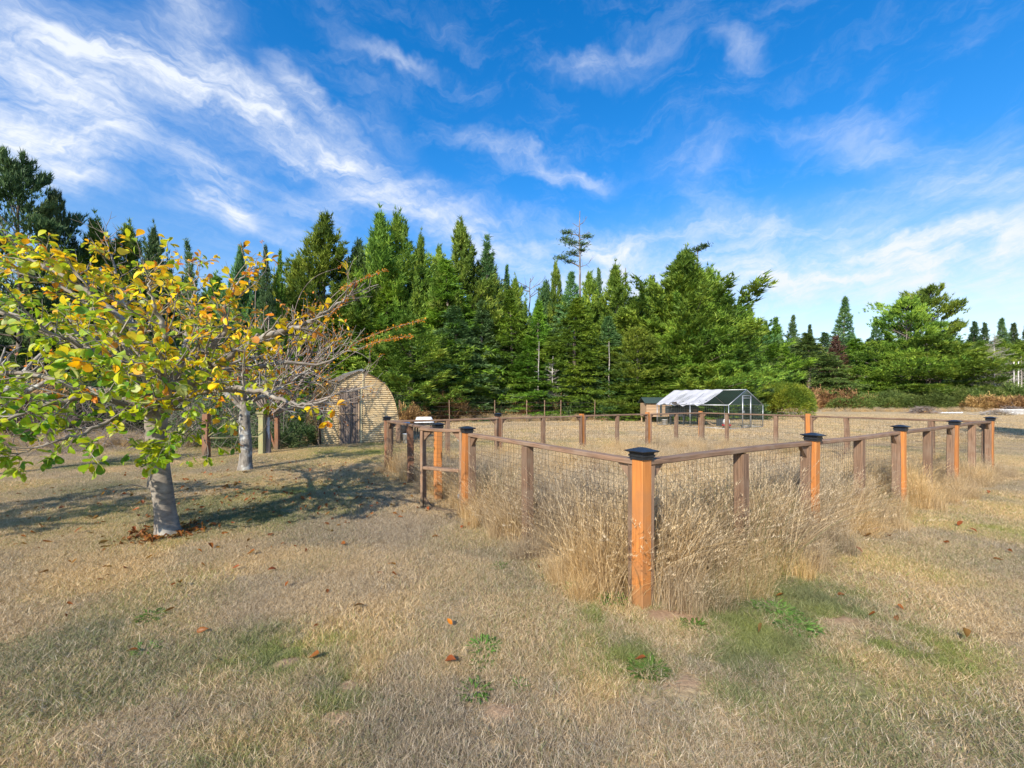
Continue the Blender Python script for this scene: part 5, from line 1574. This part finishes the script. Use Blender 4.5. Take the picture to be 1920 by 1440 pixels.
M_white = plain_mat('white_plastic', (.8, .8, .78), .45, var=.06)
M_grey = plain_mat('dark_grey_plastic', (.05, .055, .06), .5)
M_ply = wood_mat('tan_wood', (.38, .24, .14), (.52, .36, .22), (.4, .3, .2))
Yt = 17.0
o = tub('white_tub', 'white plastic tub lying upside down on a low stand behind the left fence corner', at(795, 780, Yt)+Vector((0, 0, -.05)), .3, .78, math.pi-.12)
o2 = thing('low_stand', 'low dark stand carrying the upturned white tub', 'stand', v3(at(795, 780, Yt), 0))
for dx in (-.3, .3):
    for dy in (-.2, .2): beam('leg', (dx, dy, 0), (dx, dy, .36), .05, .05, M_rust, o2)
beam('board', (-.45, 0, .38), (.45, 0, .38), .5, .03, M_grey, o2)
o = tub('white_basin', 'small white basin right behind the corner of the shed', at(757, 786, 16)+Vector((0, 0, -.08)), 0, .55, math.pi-.3)
m = MB(); m.lathe([(0, 0), (.13, 0), (.155, .3), (.16, .3), (.15, .29), (.125, .01), (0, .01)]); 
b = thing('white_bucket', 'white bucket on the ground behind the left fence, right of the shed', 'bucket', v3(at(764, 835, 13.5), 0))
ob('pail', m.mesh('pail', M_white, True), b); m = MB(); m.tube([(-.16, 0, .29), (-.14, .05, .2), (0, .09, .16), (.14, .05, .2), (.16, 0, .29)], .004, 5); ob('handle', m.mesh('handle', M_steel), b)
post_thing('stub_post', 'short weathered wooden post just right of the shed', 747, 792, 831, .14, M_brown)
m = MB(); m.lathe([(0, 0), (.16, 0), (.19, .52), (.2, .55), (.19, .55), (.17, .5), (0, .5)], n=16)
b = thing('dark_barrel', 'dark grey open barrel between the stub post and the bucket', 'barrel', v3(at(756, 832, 14.2), 0)); ob('drum', m.mesh('drum', M_grey, True), b)

# ------------------------------------------------------------------ chicken run
def build_run():
    A = Vector((10.0, 19.7, 0)); g = Vector((.843, .5375, 0)).normalized(); bck = Vector((-.5375, .843, 0)).normalized()
    root = thing('chicken_run', 'steel framed chicken run with a torn white tarp over its gable roof', 'chicken run', A)
    Wd, Ln, eave, ridge = 3.0, 4.0, 1.12, 1.86
    def P(a, b, z): return g*a+bck*b+Vector((0, 0, z))
    def tube(name, pts, r=.022, mat=M_steel):
        m = MB(); m.tube(pts, r, 6); return ob(name, m.mesh(name, mat, True), root)
    for b in (0, 2.0, 4.0):
        tube('post', [P(0, b, 0), P(0, b, eave)]); tube('post', [P(Wd, b, 0), P(Wd, b, eave)])
        tube('rafter', [P(0, b, eave), P(Wd/2, b, ridge)]); tube('rafter', [P(Wd/2, b, ridge), P(Wd, b, eave)])
    tube('ridge_tube', [P(Wd/2, 0, ridge), P(Wd/2, Ln, ridge)])
    for a in (0, Wd): tube('eave_tube', [P(a, 0, eave), P(a, Ln, eave)]); tube('ground_tube', [P(a, 0, .03), P(a, Ln, .03)], .018)
    for b in (0, Ln): tube('ground_tube', [P(0, b, .03), P(Wd, b, .03)], .018)
    # door in the near gable
    d = ob('door', None, root)
    for a in (1.12, 1.82):
        m = MB(); m.tube([P(a, -.03, 0), P(a, -.03, 1.58)], .03, 8); ob('stile', m.mesh('stile', M_steel, True), d)
    for z in (.06, 1.45, 1.56):
        m = MB(); m.tube([P(1.12, -.03, z), P(1.82, -.03, z)], .02, 8); ob('rail', m.mesh('rail', M_steel, True), d)
    m = MB(); m.box(P(1.15, -.06, .8), (.05, .05, .1)); ob('latch', m.mesh('latch', M_steel), d)
    # netting: walls of crossed wire
    def net(name, corners, st=.11):
        m = MB(); p0, p1, p2, p3 = corners; n1_ = max(2, int((p1-p0).length/st)); n2_ = max(2, int((p3-p0).length/st)); r = .0042
        for i in range(n1_+1):
            t = i/n1_; m.tube([p0.lerp(p1, t), p3.lerp(p2, t)], r, 3, False)
        for i in range(n2_+1):
            t = i/n2_; m.tube([p0.lerp(p3, t), p1.lerp(p2, t)], r, 3, False)
        return tag(ob(name, m.mesh(name, M_net), root), kind='stuff')
    net('wire_netting', [P(0, 0, .03), P(0, Ln, .03), P(0, Ln, eave), P(0, 0, eave)])
    net('wire_netting', [P(Wd, 0, .03), P(Wd, Ln, .03), P(Wd, Ln, eave), P(Wd, 0, eave)])
    for b in (0, Ln):
        net('wire_netting', [P(0, b, .03), P(Wd, b, .03), P(Wd, b, eave), P(0, b, eave)])
        net('wire_netting', [P(0, b, eave), P(Wd, b, eave), P(Wd/2+.02, b, ridge), P(Wd/2-.02, b, ridge)], .12)
    net('wire_netting', [P(0, 0, eave), P(0, Ln, eave), P(Wd/2, Ln, ridge), P(Wd/2, 0, ridge)])
    # dark green shade cloth on the far slope
    rg = np.random.default_rng(3)
    def cloth(name, f, nu, nv, mat, hole=None):
        V = np.array([f(i/nu, j/nv) for i in range(nu+1) for j in range(nv+1)]); F = []
        for i in range(nu):
            for j in range(nv):
                if hole and hole((i+.5)/nu, (j+.5)/nv): continue
                a = i*(nv+1)+j; F.append((a, a+1, a+nv+2, a+nv+1))
        return ob(name, mesh_np(name, V, np.array(F), mat, smooth=True), root)
    def fg(u, v):
        p = P(Wd/2+Wd/2*u+.01, Ln*v, ridge+(eave-ridge)*u+.035-.04*math.sin(math.pi*u)*abs(math.sin(v*2*math.pi))); return tuple(p)
    cloth('shade_cloth', fg, 8, 16, M_green)
    def ft(u, v):        # u from ridge to beyond the eave, v from the back to 55-80% of the length
        edge = .98-.46*u if False else 1.0
        b = Ln+.05-(Ln*(.73-.03*u))*v
        z = ridge+(eave-ridge)*u+.035+.012*math.sin(v*30+u*4)+.02*math.sin(v*9)*u
        z -= .045*math.sin(math.pi*min(u, 1))*abs(math.sin(v*math.pi*1.6))
        ov = .0
        if u > .93: ov = (u-.93)*1.0*(1+.5*math.sin(v*23)); z += .03*math.sin(v*40)
        a = Wd/2-Wd/2*u-ov*.6
        return tuple(P(a, b, z-ov*.7))
    holes = [(.62, .55, .07, .008), (.78, .50, .05, .006), (.75, .82, .02, .006), (.85, .86, .05, .005), (.70, .93, .03, .012), (.92, .63, .02, .01), (.93, .70, .02, .01), (.9, .28, .06, .01)]
    cloth('tarp', ft, 34, 110, M_tarp, lambda u, v: any(abs(u-a)/c < 1 and abs(v-b)/d_ < 1 for a, b, c, d_ in holes))
    m = MB(); q = P(-.06, 2.95, eave+.02)
    for k in range(4):
        m.add([q+Vector((.0, 0, .06*k-.02)), q+bck*-.35+Vector((-.05*k, -.05, -.05+.03*k)), q+bck*-.3+Vector((-.1, -.08, .02+.04*k)), q+bck*.05+Vector((-.06, 0, .09))], [(0, 1, 2, 3)])
    ob('loose_tarp_flap', m.mesh('loose_tarp_flap', M_tarp, True), root)
    return A, g, bck


M_net = plain_mat('netting_wire', (.10, .13, .12), .5, .3)
M_henroof = plain_mat('dark_green_roof_felt', (.03, .055, .045), .9)
M_green = plain_mat('green_shade_cloth', (.012, .11, .08), .8, var=.2, scale=2)
M_tarp, nt, p, out = base_mat('white_tarp')
n1 = N(nt, 'ShaderNodeTexNoise'); n1.inputs['Scale'].default_value = 2.5; n1.inputs['Detail'].default_value = 6
tcx = N(nt, 'ShaderNodeTexCoord'); nt.links.new(tcx.outputs['Object'], n1.inputs['Vector'])
cc = ramp(nt, n1.outputs['Fac'], [(.3, (.47, .47, .49)), (.6, (.58, .58, .60))]); nt.links.new(cc, p.inputs['Base Color']); p.inputs['Roughness'].default_value = .5
tr = N(nt, 'ShaderNodeBsdfTranslucent'); nt.links.new(cc, tr.inputs['Color']); mx = N(nt, 'ShaderNodeMixShader'); mx.inputs[0].default_value = .15
nt.links.new(p.outputs[0], mx.inputs[1]); nt.links.new(tr.outputs[0], mx.inputs[2]); nt.links.new(mx.outputs[0], out.inputs[0])
RA, Rg, Rb = build_run()
def RP(a, b, z=0): return RA+Rg*a+Rb*b+Vector((0, 0, z))
ra = math.atan2(Rg.y, Rg.x)
# raised coop inside the run
o = thing('raised_coop', 'dark raised hen coop on legs with a ramp, inside the back of the run', 'coop', RP(1.2, 3.2), ra)
m = MB(); m.box((0, 0, .72), (1.3, .9, .45)); ob('box', m.mesh('box', M_grey), o)
for dx in (-.6, .6):
    for dy in (-.4, .4): beam('leg', (dx, dy, 0), (dx, dy, .5), .05, .05, M_grey, o)
m = MB(); m.box((0, 0, 0), (1.45, .6, .02), Matrix.Translation((0, -.24, 1.0)) @ Matrix.Rotation(R_(18), 4, 'X')); m.box((0, 0, 0), (1.45, .6, .02), Matrix.Translation((0, .26, 1.0)) @ Matrix.Rotation(R_(-18), 4, 'X')); ob('roof', m.mesh('roof', M_grey), o)
beam('ramp', (.3, -.45, .48), (.5, -1.5, .02), .2, .02, M_ply, o)
m = MB(); m.box((-.25, -.455, .72), (.3, .01, .3)); m.box((.3, -.455, .72), (.3, .01, .3)); ob('hatch', m.mesh('hatch', M_brown), o)
# little coop house behind the run
o = thing('hen_house', 'small tan hen house with a dark green roof behind the left end of the run', 'hen house', v3(at(1229, 790, 25.5), 0), ra-.5)
for i in range(9):
    ob('board', beam_mesh(1.5, .085, .02, M_ply, 2, .004, .001), o, mat4=Matrix.Translation((-.75, -.5, .42+.09*i)) @ Matrix.Rotation(R_(90), 4, 'Y'))
m = MB(); m.box((0, .02, .78), (1.48, .96, .8)); ob('wall', m.mesh('wall', M_ply), o)
for sgn in (-1, 1):
    m = MB(); m.box((0, 0, 0), (1.75, .72, .03), Matrix.Translation((0, sgn*.3, 1.33)) @ Matrix.Rotation(R_(-sgn*28), 4, 'X')); ob('roof', m.mesh('roof', M_henroof), o)
m = MB(); m.box((.1, -.53, .8), (.12, .03, .75)); m.box((.55, -.515, .78), (.34, .02, .5)); ob('hatch', m.mesh('hatch', M_grey), o)
for dx in (-.68, .68):
    for dy in (-.42, .42): beam('leg', (dx, dy, 0), (dx, dy, .4), .06, .06, M_ply, o)
# bucket, crate, waterer
m = MB(); m.lathe([(0, 0), (.13, 0), (.155, .3), (.16, .3), (.15, .29), (.125, .01), (0, .01)])
b = thing('white_bucket', 'white bucket standing inside the left end of the chicken run', 'bucket', RP(.3, 3.75)); ob('pail', m.mesh('pail', M_white, True), b)
b = thing('black_crate', 'black plastic crate in the middle of the chicken run', 'crate', RP(1.6, 1.3), ra)
m = MB(); m.box((0, 0, .01), (.4, .36, .02)); m.box((0, .17, .2), (.4, .02, .4)); m.box((0, -.17, .2), (.4, .02, .4)); m.box((.19, 0, .2), (.02, .32, .4)); m.box((-.19, 0, .2), (.02, .32, .4)); ob('shell', m.mesh('shell', M_grey), b)
m = MB(); m.box((0, -.185, .385), (.42, .012, .03)); m.box((0, .185, .385), (.42, .012, .03)); ob('rim', m.mesh('rim', M_grey), b)
b = thing('poultry_waterer', 'white domed poultry waterer with a red base near the run door', 'waterer', RP(.75, .55, .12))
m = MB(); m.lathe([(0, .06), (.15, .06), (.16, .2), (.14, .29), (.06, .34), (.03, .35), (.03, .4), (0, .4)]); ob('tank', m.mesh('tank', M_white, True), b)
m = MB(); m.lathe([(0, 0), (.2, 0), (.21, .06), (.19, .06), (.18, .03), (0, .03)]); ob('base', m.mesh('base', plain_mat('red_plastic', (.55, .03, .04), .4), True), b)
for a in (0, 2.1, 4.2): 
    m = MB(); m.tube([(.15*math.cos(a), .15*math.sin(a), 0), (.19*math.cos(a), .19*math.sin(a), -.12)], .012, 5); ob('leg', m.mesh('leg', M_steel), b)

# ------------------------------------------------------------------ brush piles and planks far right
def pile(label, px, py, w, h, seed, mat=M_twig, n=420):
    rg = np.random.default_rng(seed); Y = 1109/(py-749); X = (px-960)/800*Y; W = Wood(seed)
    for i in range(n):
        u = rg.normal(0, .45); v_ = rg.normal(0, .4); z = h*max(0, 1-(u*u+v_*v_))*rg.random()
        a = rg.random()*6.28; d = np.array([math.cos(a), math.sin(a), rg.normal(0, .3)]); L = rg.uniform(.2, .6)
        p = np.array([u*w/1.2, v_*w*.5, z+.05]); W.line(np.array([p-d*L, p+rg.normal(0, .05, 3), p+d*L]), .018, .008, 3, 0)
    o = thing('brush_pile', label, 'brush pile', (X, Y, 0)); ob('sticks', W.mesh('sticks', mat, (0, 0, 0), 0, smooth=False), o)
    P = np.stack([rg.normal(0, .4, 3000)*w/1.3, rg.normal(0, .35, 3000)*w*.5, np.zeros(3000)], 1)
    P[:, 2] = h*.8*np.clip(1-(P[:, 0]/w*1.6)**2-(P[:, 1]/w*2)**2, 0, 1)*rg.random(3000)
    V, F, a = blades_from(P, rg.normal(0, 1, (3000, 3)), .12+.12*rg.random(3000), .06*np.ones(3000), rg, rg.random(3000))
    tag(ob('litter', mesh_np('litter', V, F, F_fern if mat is M_twig else F_litter, {'v': a}), o), kind='stuff')


pile('heap of brown cut brush on the field under the broad pine', 1731, 775, 1.6, .62, 4)
pile('low heap of tan hay and brush left of the white planks', 1868, 779, 1.9, .4, 6, M_deadwood, 160)
pile('low brown brush heap behind the white planks', 1895, 774, 1.6, .6, 8)
o = thing('plank_stack', 'stack of white planks lying on the field near the right edge', 'planks', v3(at(1898, 777, 39.6), 0), .1)
for k in range(4):
    for r_ in range(2):
        beam('plank', (-.95+random.uniform(-.1, .1), r_*.3-.15, .08+k*.12), (.95+random.uniform(-.1, .1), r_*.3-.15, .08+k*.12), .24, .06, M_white, o)
o = thing('wood_offcut', 'pale board lying on the tan hay heap', 'board', v3(at(1859, 777, 40.5), 0))
beam('board', (-.35, -.2, .45), (.35, -.2, .5), .4, .05, M_ply, o)
o = thing('white_debris', 'strip of flattened white plastic lying between the two brush heaps', 'debris', v3(at(1785, 775, 42.6), 0))
m = MB()
rgq = np.random.default_rng(2)
for k in range(9):
    x_ = -1.0+k*.24; m.add([(x_, 0, .02), (x_+.27, rgq.normal(0, .1), .05), (x_+.26, .2, .12+.05*rgq.random()), (x_+.02, .22, .04)], [(0, 1, 2, 3)])
ob('sheet', m.mesh('sheet', M_white), o)

# wire field fence with thin posts in front of the wood
o = thing('field_fence', 'old wire stock fence with thin stakes along the foot of the wood', 'fence', (0, 0, 0))
stk = [(-6.4, 24.2), (-3.6, 24.6), (-1.0, 25.2), (.9, 25.9), (2.0, 26.1), (3.0, 26.3), (5.2, 26.9)]
for (x_, y_) in stk: beam('stake', (x_, y_, -.1), (x_+random.uniform(-.03, .03), y_, 1.35), .05, .05, M_brown, o, segs=2)
m = MB()
for i in range(len(stk)-1):
    for z_ in (.2, .45, .7, .95, 1.2):
        m.tube([(stk[i][0], stk[i][1]-.04, z_), (stk[i+1][0], stk[i+1][1]-.04, z_+random.uniform(-.03, .03))], .006, 3, False)
tag(ob('fence_wire', m.mesh('fence_wire', M_wire), o), kind='stuff')

# ------------------------------------------------------------------ fallen leaves, weeds, litter on the lawn
def fallen_leaf_mesh(col, k):
    v, f = leaf_shape(1, .6, [.5, .9, .3][k], [.35, -.5, .7][k])
    v = v.copy(); v[:, 0] -= .5; v[:, 2] -= v[:, 2].min()
    return mesh_np('fallen_leaf', v, f, M_leaf, {'tcol': np.tile(np.array(PAL[col]), (len(v), 1))}, smooth=True)


FLM = {(c, k): fallen_leaf_mesh(c, k) for c in ('orange', 'rust', 'brown') for k in range(3)}
single = [(735, 1064, 'orange', 'orange leaf with a crisp shadow, alone left of the middle of the lawn'), (741, 1088, 'rust', 'small rust leaf just below the single orange leaf'), (845, 1176, 'orange', 'tiny orange leaf in the middle of the bare foreground'),
          (846, 1252, 'rust', 'bright red leaf left of the green weed patch in the foreground'), (1625, 1011, 'brown', 'curled brown leaf at the left of the leaf group under the right fence'), (1646, 1002, 'rust', 'red brown leaf in the middle of the group under the right fence'),
          (1668, 1012, 'rust', 'red leaf at the right of the group under the right fence'), (1672, 985, 'rust', 'leaf topmost in the group under the right fence'), (1609, 1040, 'rust', 'rust leaf below the group under the right fence'),
          (1797, 943, 'orange', 'pale orange leaf by the fifth fence bay'), (1852, 925, 'rust', 'red leaf on the lawn right of the fence end'), (1800, 990, 'rust', 'left of two rust leaves on the right lawn'), (1823, 1001, 'rust', 'right of two rust leaves on the right lawn'),
          (470, 1041, 'brown', 'brown leaf on the lawn right of the magnolia foot'), (374, 1039, 'orange', 'small orange leaf below the magnolia foot'), (200, 1072, 'brown', 'long curled brown leaf left below the magnolia'), (395, 1030, 'brown', 'brown leaf nearest the right of the magnolia foot'),
          (148, 1003, 'brown', 'dark curled leaf left of the magnolia foot'), (1450, 1084, 'brown', 'brown leaf at the foot of the right tall grass'), (668, 941, 'brown', 'brown leaf in the shade right of the lichened tree'), (600, 960, 'brown', 'brown leaf in the striped shade left of the gate'), (740, 968, 'orange', 'tan leaf near the open gate')]
for i, (px, py, c, lb) in enumerate(single):
    Y = 1109/(py-749); X = (px-960)/800*Y
    o = ob('fallen_leaf', FLM[(c, i % 3)], None, (X, Y, float(ground_z(X, Y))+.022), random.random()*6.28, .068 if 'tiny' not in lb and 'small' not in lb else .04)
    o.rotation_euler[0] = random.uniform(-.5, .5)
    tag(o, lb, 'leaf', 'single fallen leaves on the lawn')
# litter of small leaves under and around the tree
sp = []; rgl = np.random.default_rng(66); shp = [leaf_shape(1, .55, .6, .4), leaf_shape(1, .5, .9, -.4)]
for i in range(1500):
    if i < 220: a = rgl.random()*6.28; r_ = .17+abs(rgl.normal(0, .12)); X = -3.56+r_*math.cos(a); Y = 4.4+r_*math.sin(a)
    elif i < 800: X = rgl.normal(-3.9, 1.6); Y = rgl.normal(6.2, 1.5)
    else: X = rgl.uniform(-4, 5); Y = rgl.uniform(2.2, 9)
    if Y < 1.5: continue
    if i >= 800 and rgl.random() < .75: continue
    _, _, dd = enclosure(np.array(X), np.array(Y))
    if dd > -.1: continue
    sp.append((np.array([X, Y, float(ground_z(X, Y))+.018+.015*rgl.random()]), unit(np.array([rgl.normal(), rgl.normal(), rgl.normal(0, .3)])), rgl.normal(0, .6), rgl.uniform(.03, .075), int(rgl.integers(0, 2)), tuple(np.array(PAL['brown' if rgl.random() < .7 else 'rust'])*rgl.uniform(.6, 1.3))))
tag(ob('leaf_litter', leaf_set(sp, np.zeros(3), shp, 'leaf_litter')), 'scattered small brown leaves under and around the magnolia', 'leaf litter', kind='stuff')


def rosette(px, py, r, label, seed, n=60, cat='weed'):
    rg = np.random.default_rng(seed); Y = 1109/(py-749); X = (px-960)/800*Y
    sp = []; shp = [leaf_shape(1, .22, .5, .3, False), leaf_shape(1, .35, .4, .5, False)]
    V = []; F = []; b = 0; vals = []
    for i in range(int(n*(1+r*12))):
        a = rg.random()*6.28; rr = r*.9*rg.random()**.6; p = np.array([rr*math.cos(a), rr*math.sin(a), .004])
        d = unit(np.array([math.cos(a), math.sin(a), rg.uniform(.15, 1.1)])+rg.normal(0, .25, 3)); v, f = shp[int(rg.integers(0, 2))]
        V.append(v*rg.uniform(.28, .5)*min(r, .085)@basis(d, rg.normal(0, .3)).T+p); F.append(f+b); b += len(v); vals += [rg.random()]*len(v)
    tag(ob('green_weed', mesh_np('green_weed', np.concatenate(V), np.concatenate(F), M_greenweed, {'v': np.array(vals)}), None, (X, Y, float(ground_z(X, Y))+.006)), label, cat, 'green weeds in the dry lawn')


rosette(1214, 1262, .10, 'bright green weed rosette in the foreground, below and right of the corner post', 1, 70)
rosette(907, 1216, .085, 'bright green grassy weed left of the middle foreground', 2, 60)
rosette(902, 1252, .06, 'smaller green weed directly below the grassy weed', 3, 36)
rosette(890, 1303, .075, 'green weed just above the bare soil patch', 4, 46)
rosette(975, 1290, .05, 'dull green weed right above the bare soil patch', 5, 30)
rosette(1150, 1128, .10, 'green weed at the left foot of the corner post', 6, 60)
rosette(1085, 1105, .10, 'green weed in the grass edge left of the corner post', 7, 50)
rosette(1520, 1045, .14, 'green weed at the foot of the second capped post', 8, 50)
rosette(1375, 1120, .15, 'larger green weed clump right of the corner post', 9, 80)
rosette(1455, 1148, .14, 'green weed clump right of the larger clump', 10, 80)
rosette(1300, 1180, .09, 'pale green weed beside the sandy patch', 11, 40)
rosette(1490, 1175, .14, 'flat green weed lowest of the patch right of the corner post', 12, 70)
rosette(935, 1062, .07, 'small green weed left of the tall grass edge', 13, 36)
rosette(285, 1156, .08, 'green weed in the left foreground', 14, 36)
rosette(275, 1215, .07, 'dark green weed lower in the left foreground', 15, 30)

# dead branching weeds in the plot
for i, (sx, q) in enumerate([(1.5, .5), (2.2, 1.0), (3.0, .7), (1.0, 1.6), (4.5, 1.5), (5.2, 2.4), (6.5, 1.2), (3.6, 2.2), (2.0, 2.8), (.8, 4.2), (4.4, 3.6), (7.5, 2.0), (1.2, .8), (2.7, 1.6)]):
    p = C0+RD*sx+LD*q; W = Wood(500+i)
    for k in range(4): W.grow(np.array([W.rg.normal(0, .04), W.rg.normal(0, .04), 0]), np.array([W.rg.normal(0, .25), W.rg.normal(0, .25), 1]), .5+.2*W.rg.random(), .0035, 2, .15, .2, .6, 4, .5, 0, seglen=.12)
    tag(ob('dead_weed', W.mesh('dead_weed', M_weed, (0, 0, 0), 0, smooth=False), None, (p[0], p[1], 0)), 'dead brown branching weed standing in the tall grass inside the fence', 'weed', 'dead weeds inside the fence')

# trees standing just outside the picture that shade the lawn
small_tree('leafy_tree', 'leafy neighbour of the magnolia standing outside the left edge, shading the lawn', 'tree', (-7.3, 2.1, 0), 1.3, .12,
           [((.8, .1, .6), 1.7), ((-.7, -.2, .7), 1.6), ((.2, .6, .8), 1.7), ((.3, -.6, .7), 1.5), ((-.2, .3, 1), 1.7), ((.7, .6, .5), 1.8)],
           {'lime': .4, 'yellowgreen': .4, 'yellow': .2}, M_mag_bark, 71, (2, 4), (.09, .14), 2, .0, nside=5)
o = thing('pine_tree', 'pine standing outside the right edge whose shadow lies on the lawn', 'tree', (16.9, 7.4, 0)); o.scale = (1.1, 1.1, .85)
ob('crown', with_mat(VAR['pine'][1][0], F_pine), o); ob('trunk', VAR['pine'][1][1], o)
